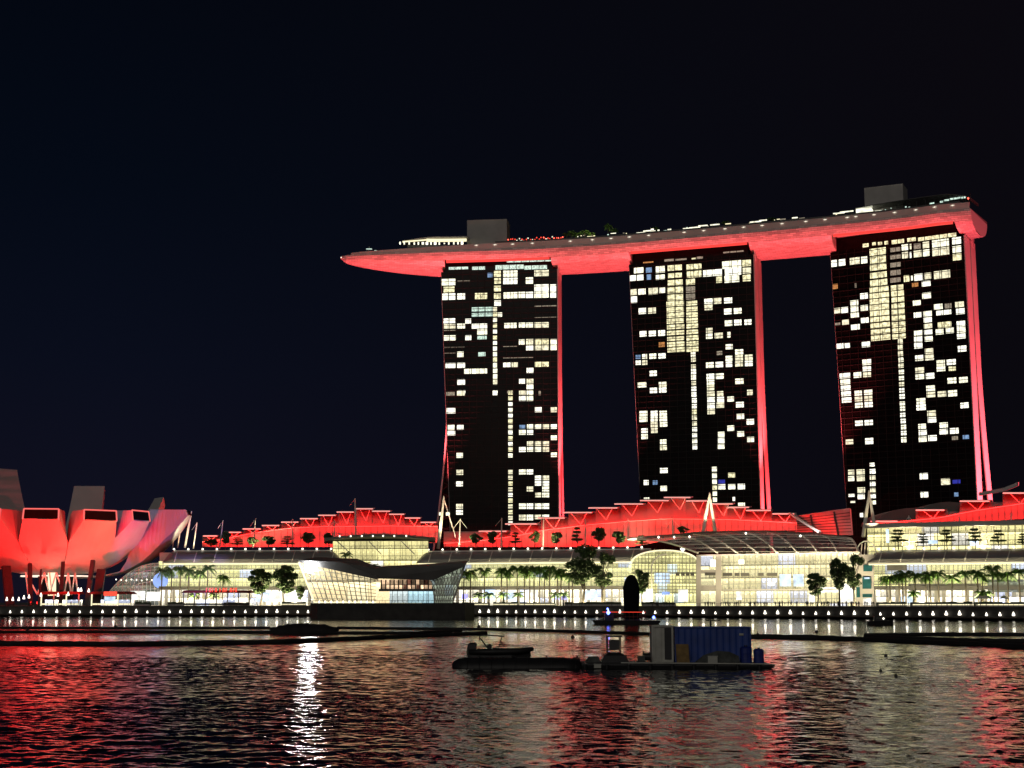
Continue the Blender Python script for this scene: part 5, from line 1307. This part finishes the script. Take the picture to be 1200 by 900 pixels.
# dining pavilions on the left promenade
for k, (u0, u1, lb) in enumerate([(48, 92, 'red roofed dining pavilion in front of the lotus museum'), (108, 153, 'dining pavilion with a glowing red sign right of the museum columns'), (216, 292, 'long dining pavilion with red neon lettering under the palms')]):
    off = -28; A, B = mp(u0, GZ, off), mp(u1, GZ, off); A.y = B.y = min(A.y, B.y)
    t = thing('dining_pavilion', (A + B) / 2, lb, 'pavilion')
    H = 4.9 if k < 2 else 5.4
    mb = MB(); mb.hexa([A + V((-1, -1, H)), B + V((1, -1, H)), B + V((1, 7, H)), A + V((-1, 7, H)), A + V((0, 0, H + 1)), B + V((0, 0, H + 1)), B + V((0, 5, H + 1.2)), A + V((0, 5, H + 1.2))]); mb.build('roof', 'red_canvas', t)
    n = int((B - A).length / 4.2)
    for j in range(n + 1):
        q = A.lerp(B, j / n); mb = MB(); mb.bar(q, q + V((0, 0, H)), .45); mb.build('post', 'strip_warm' if j % 2 == 0 and k < 2 else 'umbrella_white', t)
    mb = MB(); mb.bar(A + V((0, 5.4, 1.3)), B + V((0, 5.4, 1.3)), .2, 2.4); mb.build('back_wall', 'shop_interior', t)
    mb = MB(); mb.bar(A + V((0, -.4, .7)), B + V((0, -.4, .7)), .3, .7); mb.build('counter', 'strip_warm' if k < 2 else 'deck_wood', t)
    if k == 2:
        for j, u in enumerate([242, 245.5, 249, 252.5, 258, 261.5, 265, 270, 273.5, 276]):
            q = V((xat(u, A.y, H), A.y - 1.3, GZ + H + .4)); mb = MB(); w = .55
            mb.bar(q, q + V((0, 0, 1.7)), .25); 
            if j % 2: mb.bar(q + V((w, 0, 0)), q + V((w, 0, 1.7)), .25)
            if j % 3 != 1: mb.bar(q + V((0, 0, 1.6)), q + V((w, 0, 1.6)), .2)
            mb.bar(q + V((0, 0, .8)), q + V((w, 0, .8)), .2)
            mb.build('neon_letter', 'neon_red', t)
    if k == 1:
        q = V((xat(122, A.y, H), A.y - 1.3, GZ + H - .6)); mb = MB(); mb.box(q.x, q.x + 5.6, q.y, q.y + .3, q.z, q.z + 1.7); mb.build('red_sign', 'neon_red', t)
        mb = MB(); mb.box(q.x + .5, q.x + 5, q.y - .1, q.y + .2, q.z - 2.4, q.z - .4); mb.build('white_sign', 'shop_blue', t)
# parasols at the right
for k, (u, lb) in enumerate([(1148, 'white parasol left of its wider neighbour on the right promenade'), (1156, 'widest white parasol on the right promenade'), (1177, 'white parasol furthest right on the promenade')]):
    p = ground_pt(u, -22); t = thing('parasol', p, lb, 'parasol', 'parasols on the right promenade'); w = 2.6 if k == 1 else 1.7
    mb = MB(); mb.tube([p, p + V((0, 0, 3.4))], .08, 6); mb.build('pole', 'white_steel', t)
    mb = MB(); mb.tube([p + V((0, 0, 2.7)), p + V((0, 0, 3.0)), p + V((0, 0, 4.0))], [w, w * .9, .05], 12); mb.build('canopy', 'umbrella_white', t)

# ================================================================== QUAY LAMPS
def pitch(u): return interp(u, [(0, 13.8), (300, 12.4), (560, 10.4), (640, 11.5), (700, 13.5), (900, 14.8), (1200, 16)])
lamp0 = None; u = -2.0; NL = 0
GL = 'white lamps in the row along the quay'
while u < 1215:
    if not (364 < u < 545):
        p = shore(u, 0.96, -.9); p.z = 0.96
        if lamp0 is None:
            lamp0 = thing('quay_lamp', p, 'small white lamp with a cone shaped glow at the foot of the quay wall', 'lamp', GL)
            mb = MB(); mb.tube([p, p + V((0, 0, .5))], [.25, .2], 8); mb.build('base', 'dark_metal', lamp0)
            mb = MB(); mb.tube([p + V((0, 0, .5)), p + V((0, 0, .85)), p + V((0, 0, 1.3)), p + V((0, 0, 1.9))], [.46, .52, .32, .08], 10); mb.build('glowing_cone', 'lamp_white', lamp0)  # cone enlarged so its shape takes in the bloom around the lamp
            o = lamp0
        else:
            o = copy_tree(lamp0)
        sc_l = .72 + .4 * ((NL * 7919) % 13) / 13; o.scale = (sc_l, sc_l, sc_l); o.location = p; NL += 1
    u += pitch(u)

# ================================================================== PEOPLE ON THE PROMENADE
def person_mesh(pose):
    J = {'pel': (0, 0, .92), 'che': (0, .02, 1.22), 'nek': (0, .02, 1.45), 'hea': (0, -.01, 1.56), 'top': (0, 0, 1.70)}
    if pose == 0: arms = [((.19, .02, 1.40), (.25, 0, 1.12), (.25, -.06, .86)), ((-.19, .02, 1.40), (-.25, 0, 1.12), (-.25, -.06, .86))]; legs = [((.09, 0, .88), (.10, -.02, .48), (.11, 0, .06)), ((-.09, 0, .88), (-.10, -.02, .48), (-.11, 0, .06))]
    elif pose == 1: arms = [((.19, .02, 1.40), (.27, -.10, 1.15), (.20, -.36, 1.10)), ((-.19, .02, 1.40), (-.27, -.10, 1.15), (-.20, -.36, 1.10))]; legs = [((.09, 0, .88), (.13, -.02, .48), (.16, 0, .06)), ((-.09, 0, .88), (-.10, .04, .48), (-.11, .05, .06))]
    elif pose == 2: arms = [((.19, .02, 1.40), (.24, .12, 1.14), (.24, .02, .90)), ((-.19, .02, 1.40), (-.24, -.12, 1.14), (-.24, -.26, .95))]; legs = [((.09, 0, .88), (.10, -.20, .50), (.11, -.24, .06)), ((-.09, 0, .88), (-.10, .12, .50), (-.11, .34, .10))]
    else: arms = [((.19, .02, 1.40), (.30, -.12, 1.34), (.12, -.28, 1.56)), ((-.19, .02, 1.40), (-.25, 0, 1.12), (-.25, -.06, .86))]; legs = [((.09, 0, .88), (.12, -.02, .48), (.14, 0, .06)), ((-.09, 0, .88), (-.12, -.02, .48), (-.14, 0, .06))]
    v = [J[k] for k in ('pel', 'che', 'nek', 'hea', 'top')]; rad = [.15, .17, .06, .10, .075]; e_ = [(0, 1), (1, 2), (2, 3), (3, 4)]
    for A in arms:
        i = len(v); v += list(A); rad += [.065, .05, .04]; e_ += [(1, i), (i, i + 1), (i + 1, i + 2)]
    for A in legs:
        i = len(v); v += list(A) + [(A[2][0], A[2][1] - .16, .04)]; rad += [.09, .065, .045, .04]; e_ += [(0, i), (i, i + 1), (i + 1, i + 2), (i + 2, i + 3)]
    me = bpy.data.meshes.new('figure'); me.from_pydata(v, e_, []); o = bpy.data.objects.new('figure', me); COL.objects.link(o)
    md = o.modifiers.new('s', 'SKIN'); me.skin_vertices[0].data[0].use_root = True
    for k, r in enumerate(rad): me.skin_vertices[0].data[k].radius = (r, r * (.75 if k < 2 else 1))
    o.modifiers.new('u', 'SUBSURF').levels = 1
    dg = bpy.context.evaluated_depsgraph_get(); ev = o.evaluated_get(dg); m2 = bpy.data.meshes.new_from_object(ev)
    bpy.data.objects.remove(o); m2.materials.clear(); m2.materials.append(MATS['person_cloth']); return m2
PM = [person_mesh(k) for k in range(4)]
rng = random.Random(4)
def person(p, pose, lb, grp, rz, sc=1.0):
    o = bpy.data.objects.new('person', PM[pose]); COL.objects.link(o); o.location = p; o.rotation_euler = (0, 0, rz); o.scale = (sc, sc, sc)
    props(o, lb, 'person', grp); return o
crowd = [(767, 1), (772, 3)]
for u0, u1, n in ((764, 790, 16), (824, 838, 12), (845, 868, 14), (876, 900, 20), (905, 935, 20), (944, 1008, 60), (1010, 1030, 9), (1034, 1180, 16), (20, 120, 8), (590, 720, 12)):
    for k in range(n):
        u = rng.uniform(u0, u1); p = shore(u, GZ, 1.6 + rng.random() * 5); pose = rng.choice([0, 0, 1, 2, 3])
        zone = 'before the entrance hall' if 760 < u < 1012 else ('on the right promenade' if u > 1012 else ('by the museum' if u < 200 else 'left of the sculpture'))
        person(p, pose, 'small dark silhouette of a person standing on the promenade ' + zone, 'people on the promenade ' + zone, rng.uniform(-2, 2), rng.uniform(.93, 1.12))
# promenade railing
mb = MB(); U = useq(0, 1230, 12)
for a, b_ in zip(U, U[1:]):
    if 366 < a < 540: continue
    A, B = shore(a, GZ + 1.05, .5), shore(b_, GZ + 1.05, .5); mb.bar(A, B, .07)
    A2, B2 = shore(a, GZ + .5, .5), shore(b_, GZ + .5, .5); mb.bar(A2, B2, .05)
    for k in range(2): q = A.lerp(B, k / 2); mb.bar(q, V((q.x, q.y, GZ)), .07)
props(mb.build('railing', 'dark_metal', None, loc=shore(600, GZ, .5)), 'thin dark railing running along the edge of the promenade', 'railing')

# ================================================================== WRAPPED SCULPTURE ON A LOW VESSEL
YV = 378.0
vs = thing('work_barge', (xat(735, YV), YV, 0), 'low red lit vessel with blue lamps carrying the tall dark sculpture', 'barge')
x0, x1 = xat(694, YV), xat(773, YV)
mb = MB(); mb.loft([[(x0 + 1.2, YV - 3.2, -.5), (x1 - 1.0, YV - 3.2, -.5), (x1 - 1.0, YV + 3.2, -.5), (x0 + 1.2, YV + 3.2, -.5)], [(x0, YV - 3.5, 1.0), (x1, YV - 3.5, .9), (x1, YV + 3.5, .9), (x0, YV + 3.5, 1.0)]]); mb.build('hull', 'rubber', vs)
xr = xat(755, YV)
mb = MB()
for z in (1.9, 3.1):
    mb.bar((x0 + 2, YV - 3.2, z), (xr, YV - 3.2, z), .12)
for k in range(12): mb.bar((x0 + 2 + k * (xr - x0 - 2) / 11, YV - 3.2, 1), (x0 + 2 + k * (xr - x0 - 2) / 11, YV - 3.2, 3.1), .1)
mb.build('railing', 'red_canvas', vs)
mb = MB(); mb.bar((x0 + 2.5, YV - 3.3, 3.15), (xr, YV - 3.3, 3.1), .1); mb.build('red_line_light', 'neon_red', vs)
mb = MB(); mb.box(x0 + 3.2, x0 + 5.6, YV - 1, YV + 1.5, 1, 3.0); mb.build('deck_box', 'dark_metal', vs)
for u, v, r in ((712, 713.5, .28), (712.8, 718, .5), (766, 723.5, .4)):
    p = pt(u, v, YV - 3.6); mb = MB(); mb.tube([p + V((0, 0, -r)), p, p + V((0, 0, r))], [r * .3, r, r * .3], 8); mb.build('blue_lamp', 'lamp_blue', vs)
sc_ = thing('sculpture', (xat(740, YV), YV, 1.0), 'tall rounded black sculpture standing like an upright capsule on the vessel', 'sculpture')
cx = xat(740, YV, 6); ztop = pt(740, 673.5, YV).z
rings = []
prof = [(1.0, 1.75), (1.6, 1.95), (3.5, 2.05), (6, 2.25), (8.5, 2.18), (10.2, 1.95), (11.4, 1.55), (12.2, 1.0), (ztop + .0, .35)]
prof = [(1.0, 1.75)] + [(1 + (ztop - 1) * f, w) for f, w in ((.06, 1.9), (.25, 2.0), (.5, 2.15), (.7, 2.12), (.82, 1.9), (.9, 1.55), (.96, 1.05), (1.0, .4))]
for z, w in prof:
    rings.append([(cx + w * math.cos(a * PI / 8) * (1 + .04 * math.sin(3 * a + z)), YV + w * .7 * math.sin(a * PI / 8), z) for a in range(16)])
mb = MB(); mb.loft(rings); mb.build('body', 'black_cloth', sc_, smooth=True)
mb = MB(); mb.tube([(cx, YV, .98), (cx, YV, 1.25)], 2.3, 16); mb.build('plinth', 'dark_metal', sc_)

# ================================================================== FLOATING WORK PLATFORM, PONTOON, BOATS
def wp(u, v): return ptz(u, v, 0.0)
YB = 126.0
def bx(u, z=0.5): return xat(u, YB, z)
def bz(v): return pt(600, v, YB).z
pf = thing('work_platform', (bx(790), YB, 0), 'low floating work platform with a console, carrying blue and grey containers', 'platform')
mb = MB(); mb.loft([[(bx(682), YB - 2.2, -.4), (bx(890), YB - 2.2, -.4), (bx(890), YB + 3.2, -.4), (bx(682), YB + 3.2, -.4)], [(bx(680), YB - 2.5, .30), (bx(902), YB - 2.5, .20), (bx(902), YB + 3.5, .20), (bx(680), YB + 3.5, .30)], [(bx(680), YB - 2.5, .46), (bx(902), YB - 2.5, .34), (bx(902), YB + 3.5, .34), (bx(680), YB + 3.5, .46)]])
mb.build('deck', 'dark_metal', pf)
mb = MB(); mb.bar((bx(725), YB - 2.6, .52), (bx(898), YB - 2.6, .42), .06, .09); mb.build('edge_rail', 'grey_paint', pf)
mb = MB()
for k in range(9): x = bx(684 + 25 * k); mb.tube([(x, YB - 2.62, .35), (x, YB - 2.62, -.15)], .16, 8)
mb.build('fender', 'rubber', pf)
co = thing('control_console', (bx(717), YB, .45), 'dark control console with wheelhouse frame on the work platform', 'console')
mb = MB(); mb.loft([[(bx(704), YB - 1, .45), (bx(736), YB - 1, .45), (bx(736), YB + 1.4, .45), (bx(704), YB + 1.4, .45)], [(bx(707), YB - 1, 1.05), (bx(733), YB - 1, 1.05), (bx(733), YB + 1.4, 1.05), (bx(707), YB + 1.4, 1.05)], [(bx(713), YB - .6, 1.3), (bx(727), YB - .6, 1.3), (bx(727), YB + 1.1, 1.3), (bx(713), YB + 1.1, 1.3)]]); mb.build('base', 'dark_metal', co)
mb = MB()
for u in (712, 727):
    for dy in (-.5, 1.0): mb.bar((bx(u), YB + dy, 1.25), (bx(u) * 1.0, YB + dy, 2.65), .09)
mb.bar((bx(710), YB - .6, 2.7), (bx(729), YB - .6, 2.7), .12); mb.box(bx(711), bx(728), YB - .7, YB + 1.2, 2.62, 2.72); mb.build('wheelhouse_frame', 'dark_metal', co)
mb = MB(); mb.box(bx(713.5), bx(726), YB - .45, YB - .35, 1.5, 2.4); mb.build('windscreen', 'canopy_glass', co)
mb = MB(); mb.box(bx(715), bx(723), YB - .62, YB - .5, 1.05, 1.35); mb.build('instrument_box', 'grey_paint', co)
t = props((lambda m: (m.loft([[(bx(687), YB - 1, .46), (bx(703), YB - 1, .46), (bx(703), YB + 1, .46), (bx(687), YB + 1, .46)], [(bx(690), YB - .9, .9), (bx(701), YB - .9, .95), (bx(701), YB + .9, .95), (bx(690), YB + .9, .9)]]), m.build('covered_crate', 'tarp', None, loc=(bx(695), YB, .46)))[1])(MB()), 'tarpaulin covered heap left of the control console', 'crate')
def container(name, label, u0, u1, v0, v1, mat, dep, y0):
    x0, x1 = xat(u0, y0), xat(u1, y0); z0, z1 = .46, pt(600, v0, y0).z
    t = thing(name, ((x0 + x1) / 2, y0 + dep / 2, z0), label, 'container')
    mb = MB(); n = max(8, int((x1 - x0) / .14)); pts_ = []
    for k in range(n):
        x = x0 + .12 + (x1 - x0 - .24) * k / (n - 1); pts_.append((x, y0 + (.04 if (k // 2) % 2 else 0)))
    ring = [(x0 + .12, y0 + .08)] + pts_ + [(x1 - .12, y0 + .08), (x1 - .05, y0 + dep), (x0 + .05, y0 + dep)]
    mb.prism([(x, y, z0 + .12) for x, y in ring], (0, 0, z1 - z0 - .24)); mb.build('corrugated_wall', mat, t)
    mb = MB()
    for z in (z0 + .07, z1 - .07): mb.bar((x0, y0 - .02, z), (x1, y0 - .02, z), .14, .14); mb.bar((x0, y0 + dep, z), (x1, y0 + dep, z), .14, .14); mb.bar((x0 + .07, y0, z), (x0 + .07, y0 + dep, z), .14, .13); mb.bar((x1 - .07, y0, z), (x1 - .07, y0 + dep, z), .14, .13)
    for x in (x0 + .07, x1 - .07): mb.bar((x, y0 - .02, z0), (x, y0 - .02, z1), .15, .15)
    mb.build('frame', mat, t)
    return t, x0, x1, y0, z0, z1
c1 = container('shipping_container', 'grey corrugated container at the left end of the blue one', 763, 788, 733, 769, 'grey_paint', 2.4, YB - .2)
c2 = container('shipping_container', 'long blue shipping container on the floating work platform', 790, 879, 734.5, 771, 'blue_paint', 2.4, YB - .4)
mb = MB(); mb.box(c1[2] - .75, c1[2] - .1, YB - .27, YB - .22, .7, c1[5] - .2); mb.build('door_panel', 'dark_metal', c1[0])
mb = MB(); mb.box(bx(866), bx(871), YB - .5, YB - .46, bz(744.5), bz(742)); mb.build('plate', 'grey_paint', c2[0])
mb = MB(); mb.bar((bx(835), YB + .8, c2[5]), (bx(835), YB + .8, c2[5] + .55), .14); mb.bar((bx(830), YB + .8, c2[5] + .52), (bx(846), YB + .8, c2[5] + .5), .08); mb.build('vent_mast', 'dark_metal', c2[0])
t = thing('panel_stack', (bx(798), YB - 1.5, .46), 'brown plywood sheet leaning against the blue container', 'panel'); A = (bx(791), YB - 1.3, .46)
mb = MB(); mb.hexa([(bx(791), YB - 1.4, .46), (bx(806), YB - 1.4, .46), (bx(806), YB - 1.2, .46), (bx(791), YB - 1.2, .46), (bx(791), YB - .75, bz(754.5)), (bx(805.5), YB - .75, bz(754.5)), (bx(805.5), YB - .6, bz(754.5)), (bx(791), YB - .6, bz(754.5))]); mb.build('sheet', 'rust_yellow', t)
mb = MB(); mb.bar((bx(791), YB - 1.45, .5), (bx(806), YB - 1.45, .5), .08, .08); mb.bar((bx(791.5), YB - 1.43, .5), (bx(791.5), YB - .78, bz(755)), .07); mb.bar((bx(805.3), YB - 1.43, .5), (bx(805.3), YB - .78, bz(755)), .07); mb.build('batten', 'rust_yellow', t)
for k, (u0, u1, v0, lb) in enumerate([(864.5, 878, 757, 'left taller blue plastic tank at the right end of the platform'), (880, 892, 759.5, 'right shorter blue plastic tank at the end of the platform')]):
    x0, x1, z1 = bx(u0), bx(u1), bz(v0); t = thing('water_tank', ((x0 + x1) / 2, YB - 1.6, .4), lb, 'tank')
    r = (x1 - x0) / 2; cxx = (x0 + x1) / 2; zz = [.4, .5, .85, .9, 1.2, 1.25, z1 - .15, z1]
    rr_ = [r * .92, r, r, r * .95, r * .95, r, r, r * .7]
    mb = MB(); mb.loft([[(cxx + q * math.copysign(abs(math.cos(a * PI / 8)) ** .6, math.cos(a * PI / 8)), YB - 1.4 + q * .9 * math.copysign(abs(math.sin(a * PI / 8)) ** .6, math.sin(a * PI / 8)), z) for a in range(16)] for q, z in zip(rr_, sorted(zz))]); mb.build('body', 'blue_plastic', t)
    mb = MB(); mb.tube([(cxx, YB - 1.4, z1 - .01), (cxx, YB - 1.4, z1 + .09)], r * .3, 12); mb.build('cap', 'dark_metal', t)
t = thing('folded_tent', (bx(840), YB - 1.5, .46), 'grey tarpaulin draped over low gear before the blue container', 'tarpaulin')
mb = MB(); mb.loft([[(bx(812), YB - 2, .46), (bx(812), YB - 1.2, .5), (bx(812), YB - .9, .46)], [(bx(822), YB - 2.1, .46), (bx(822), YB - 1.4, bz(767)), (bx(822), YB - .8, .5)], [(bx(838), YB - 2.1, .5), (bx(838), YB - 1.4, bz(762)), (bx(838), YB - .8, .9)], [(bx(852), YB - 2.1, .5), (bx(852), YB - 1.4, bz(763)), (bx(852), YB - .8, .9)], [(bx(863), YB - 2.0, .46), (bx(863), YB - 1.4, bz(768)), (bx(863), YB - .8, .5)]]); mb.build('cover', 'tarp', t)
for k, (u0, u1, v0, lb, m_) in enumerate([(825.5, 836.5, 767.5, 'pale box in front of the draped tarpaulin', 'grey_paint'), (694, 702, 774, 'small pale box hanging at the platform edge, left of the console', 'grey_paint'), (745, 753, 767.5, 'small grey crate left of the grey container', 'tarp')]):
    x0, x1 = bx(u0), bx(u1); z0 = .46 if k != 1 else .08; z1 = bz(v0) if k != 1 else .42; y0 = YB - 2.3 if k != 1 else YB - 2.8
    t = thing('storage_box', ((x0 + x1) / 2, y0, z0), lb, 'box'); mb = MB(); mb.box(x0, x1, y0, y0 + .5, z0, z1 - .06); mb.build('body', m_, t)
    mb = MB(); mb.box(x0 - .03, x1 + .03, y0 - .03, y0 + .53, z1 - .058, z1); mb.build('lid', m_, t)
t = thing('winch', (bx(757), YB - 1, .46), 'small dark winch beside the grey container', 'winch')
mb = MB(); mb.tube([(bx(752), YB - 1, .95), (bx(761), YB - 1, .95)], .32, 12); mb.build('drum', 'rubber', t)
mb = MB(); mb.bar((bx(752), YB - 1, .46), (bx(753), YB - 1, 1.45), .12); mb.bar((bx(761), YB - 1, .46), (bx(760), YB - 1, 1.3), .12); mb.build('frame', 'dark_metal', t)
# pontoon
pn = thing('pontoon', (bx(600), YB, 0), 'long low black pontoon moored left of the work platform', 'pontoon')
mb = MB(); rings = []
for u, w, h in ((530, .5, .35), (532, .9, .55), (537, 1.3, .75), (545, 1.5, .88), (600, 1.5, .90), (660, 1.5, .86), (679, 1.5, .80)):
    rings.append([(bx(u), YB + math.cos(a * PI / 6) * w, -.1 + (h + .1) * max(-.4, math.sin(a * PI / 6)) * .98) for a in range(12)])
mb.loft(rings); mb.build('float_tube', 'rubber', pn, smooth=True)
mb = MB()
for u in range(548, 678, 14):
    mb.tube([(bx(u), YB + math.cos(a * PI / 12) * 1.53, .92 * math.sin(a * PI / 12)) for a in range(13)], .03, 5)
mb.build('strap', 'dark_metal', pn)
mb = MB()
for u in (562, 600, 640, 676): mb.tube([(bx(u), YB - .6, .82), (bx(u), YB - .6, 1.05)], .07, 8); mb.tube([(bx(u) - .15, YB - .6, 1.02), (bx(u) + .15, YB - .6, 1.02)], .04, 6)
mb.build('cleat', 'dark_metal', pn)
# rigid inflatable behind the pontoon
YR = 134.0
def rx_(u, z=1): return xat(u, YR, z)
def rz_(v): return pt(600, v, YR).z
rb = thing('inflatable_boat', (rx_(585), YR, 0), 'dark inflatable boat with outboard engine and folding top behind the pontoon', 'boat')
mb = MB()
for s in (-1, 1):
    mb.tube([(rx_(550), YR + s * .85, rz_(763.5)), (rx_(575), YR + s * .9, rz_(763.5)), (rx_(605), YR + s * .8, rz_(763)), (rx_(618), YR + s * .45, rz_(761.5)), (rx_(624), YR + s * .05, rz_(760.5))], [.22, .26, .26, .24, .2], 10)
mb.build('tube', 'rubber', rb, smooth=True)
mb = MB(); mb.loft([[(rx_(552), YR - .7, .0), (rx_(552), YR + .7, .0), (rx_(552), YR + .7, rz_(762)), (rx_(552), YR - .7, rz_(762))], [(rx_(600), YR - .7, .0), (rx_(600), YR + .7, .0), (rx_(600), YR + .7, rz_(762)), (rx_(600), YR - .7, rz_(762))], [(rx_(622), YR - .1, .6), (rx_(622), YR + .1, .6), (rx_(622), YR + .1, rz_(761)), (rx_(622), YR - .1, rz_(761))]]); mb.build('hull', 'dark_metal', rb)
mb = MB(); mb.loft([[(rx_(547) + .05, YR - .2, .3), (rx_(556), YR - .2, .3), (rx_(556), YR + .2, .3), (rx_(547) + .05, YR + .2, .3)], [(rx_(547), YR - .25, rz_(760)), (rx_(558), YR - .25, rz_(760)), (rx_(558), YR + .25, rz_(760)), (rx_(547), YR + .25, rz_(760))], [(rx_(548), YR - .22, rz_(755)), (rx_(559), YR - .22, rz_(755)), (rx_(559), YR + .22, rz_(755)), (rx_(548), YR + .22, rz_(755))], [(rx_(551), YR - .12, rz_(753)), (rx_(557), YR - .12, rz_(753)), (rx_(557), YR + .12, rz_(753)), (rx_(551), YR + .12, rz_(753))]]); mb.build('outboard_engine', 'rubber', rb)
for s in (-.7, .7):
    for a, b_, c, d in ((563, 748, 572, 760), (588, 747, 584, 760), (562, 750, 562, 745), (586, 750, 591, 758)):
        mb = MB(); mb.bar((rx_(a), YR + s, rz_(b_)), (rx_(c), YR + s, rz_(d)), .075); mb.build('frame_tube', 'dark_metal', rb)

mb = MB(); mb.loft([[(rx_(u), YR - .8, rz_(v)), (rx_(u), YR + .8, rz_(v)), (rx_(u), YR + .75, rz_(v) + .09), (rx_(u), YR - .75, rz_(v) + .09)] for u, v in ((561, 745.5), (567, 744.8), (577, 745.2), (591, 746.4))]); mb.build('folding_top', 'rubber', rb)
mb = MB(); mb.box(rx_(571), rx_(576), YR - .3, YR + .3, .5, rz_(756)); mb.box(rx_(577), rx_(582), YR - .3, YR + .3, .5, rz_(759)); mb.build('seat', 'rubber', rb)
mb = MB(); mb.tube([(rx_(574), YR, rz_(757)), (rx_(575), YR, rz_(755))], .2, 10); mb.build('steering_wheel', 'dark_metal', rb)
mb = MB(); pr2 = [(rx_(610), YR - .5, rz_(761)), (rx_(614), YR - .45, rz_(757)), (rx_(620), YR - .2, rz_(757.5)), (rx_(624), YR, rz_(760))]
mb.tube(pr2, .025, 5); mb.build('bow_rail', 'dark_metal', rb)

# other small dark boats
def small_boat(lb, u0, u1, vw, h, cabin):
    P0 = wp((u0 + u1) / 2, vw); Y = P0.y; x0, x1 = xat(u0, Y), xat(u1, Y); w = (x1 - x0)
    t = thing('motor_boat', ((x0 + x1) / 2, Y, 0), lb, 'boat')
    rings = []
    for f, bw_, sh in ((0, .75, .85), (.15, .95, .9), (.5, 1, .95), (.8, .75, 1.05), (.95, .3, 1.15), (1, .05, 1.2)):
        X = x0 + w * f; B = w * .14 * bw_; rings.append([(X, Y - B * .6, -.2), (X, Y + B * .6, -.2), (X, Y + B, h * sh), (X, Y - B, h * sh)])
    mb = MB(); mb.loft(rings); mb.build('hull', 'rubber', t)
    mb = MB(); c0, c1_ = x0 + w * cabin[0], x0 + w * cabin[1]; mb.loft([[(c0, Y - w * .09, h * .9), (c1_, Y - w * .09, h * .9), (c1_, Y + w * .09, h * .9), (c0, Y + w * .09, h * .9)], [(c0 + .2, Y - w * .08, h * 2.0), (c1_ - .8, Y - w * .08, h * 2.0), (c1_ - .8, Y + w * .08, h * 2.0), (c0 + .2, Y + w * .08, h * 2.0)]]); cb = mb.build('cabin', 'dark_metal', t)
    mb = MB(); mb.box(c0 + .5, c1_ - .9, Y - w * .09 - .06, Y - w * .09 + .0, h * 1.3, h * 1.75); mb.build('window', 'canopy_glass', cb)
    mb = MB(); q = V((x0 + w * .6, Y - w * .13, h * 1.25)); mb.tube([q, q + V((0, 0, .25)), q + V((0, 0, .5))], [.1, .25, .1], 6); mb.build('lamp', 'small_lamp', t)
small_boat('dark motor boat moored at the right end of the crystal pavilion', 502, 536, 722, 1.6, (.25, .7))
small_boat('dark motor boat with one lamp near the right quay', 1015, 1046, 732.5, 1.1, (.25, .75))

# ================================================================== FLOATING BOOMS AND BUOYS
def boom(label, pts_, r, group='floating booms'):
    P = []
    for (a, b_) in zip(pts_, pts_[1:]):
        n = max(2, int(abs(b_[0] - a[0]) / 8))
        for k in range(n): t = k / n; P.append(wp(a[0] + (b_[0] - a[0]) * t, a[1] + (b_[1] - a[1]) * t))
    P.append(wp(*pts_[-1])); rng = random.Random(int(pts_[0][1] * 7))
    P = [p + V((0, 0, r * .25 + rng.uniform(-.06, .06) * r)) for p in P]
    mb = MB(); mb.tube(P, [r * rng.uniform(.88, 1.1) for _ in P], 8)
    o = mb.build('floating_boom', 'boom_fabric', None, loc=P[0]); props(o, label, 'floating boom', group)
boom('upper thin floating boom line running left from the dark mound', [(-10, 736.5), (120, 737), (317, 736.5)], .36)
boom('middle floating boom line at the left, passing the dark mound', [(-10, 741.5), (160, 741.5), (320, 742), (480, 743), (540, 740)], .36)
boom('lower left floating boom, nearest of the left lines', [(-10, 755.5), (150, 756.5), (330, 753.5), (440, 748.5), (569, 743)], .42)
boom('floating boom from the dark mound to the left of the sculpture barge', [(396, 736.5), (480, 737.5), (569, 738), (640, 740), (740, 743), (762, 744)], .36)
boom('floating boom running right from behind the blue container', [(879, 747.5), (960, 749), (1040, 752), (1120, 756), (1215, 761)], .5)
boom('upper right floating boom with a thick blunt end', [(1014, 745.5), (1100, 744.5), (1215, 745)], .42)
boom('middle right floating boom between two others', [(1014, 746.5), (1080, 750), (1150, 752), (1215, 753)], .4)
A = wp(317, 742); B = wp(397, 742)
mb = MB(); rings = []; rng = random.Random(8)
for k in range(25):
    t = k / 24; p = A.lerp(B, t); w = 2.4 * math.sin(PI * min(1, max(.06, t))) ** .35; h = (1.8 + rng.uniform(-.12, .16)) * math.sin(PI * min(.95, max(.05, t))) ** .3
    rings.append([(p.x, p.y + w * math.cos(a * PI / 6), h * math.sin(a * PI / 6)) for a in range(12)])
mb.loft(rings); props(mb.build('debris_mound', 'boom_fabric', None, loc=(A + B) / 2), 'long dark mound of gathered boom fabric floating below the crystal pavilion', 'float')
for k, (u, v, lb) in enumerate([(1038, 769, 'dark round buoy on open water, upper of the right pair'), (1032, 787, 'dark round buoy on open water, lower of the right pair'), (888, 744.5, 'tiny dark buoy just right of the blue container'), (957, 741, 'tiny dark buoy between the container and right boom'), (561, 735, 'dark buoy with a short top, near the pavilion quay'), (671, 747, 'dark buoy right of the inflatable boat'), (135, 735, 'small upright buoy on the left boom line'), (32, 738, 'leftmost small buoy by the left boom line'), (1050, 793, 'faint small buoy right of the lower buoy')]):
    p = wp(u, v); r = .0014 * p.y; t = thing('buoy', p, lb, 'buoy', 'small dark buoys')
    mb = MB(); mb.tube([p + V((0, 0, -r)), p + V((0, 0, -r * .2)), p + V((0, 0, r * .6)), p + V((0, 0, r * 1.2))], [r * .5, r, r * .8, r * .2], 10); mb.build('float_body', 'rubber', t, smooth=True)
    mb = MB(); mb.tube([p + V((0, 0, r)), p + V((0, 0, r * 2.2))], r * .12, 6); mb.build('pin', 'dark_metal', t)
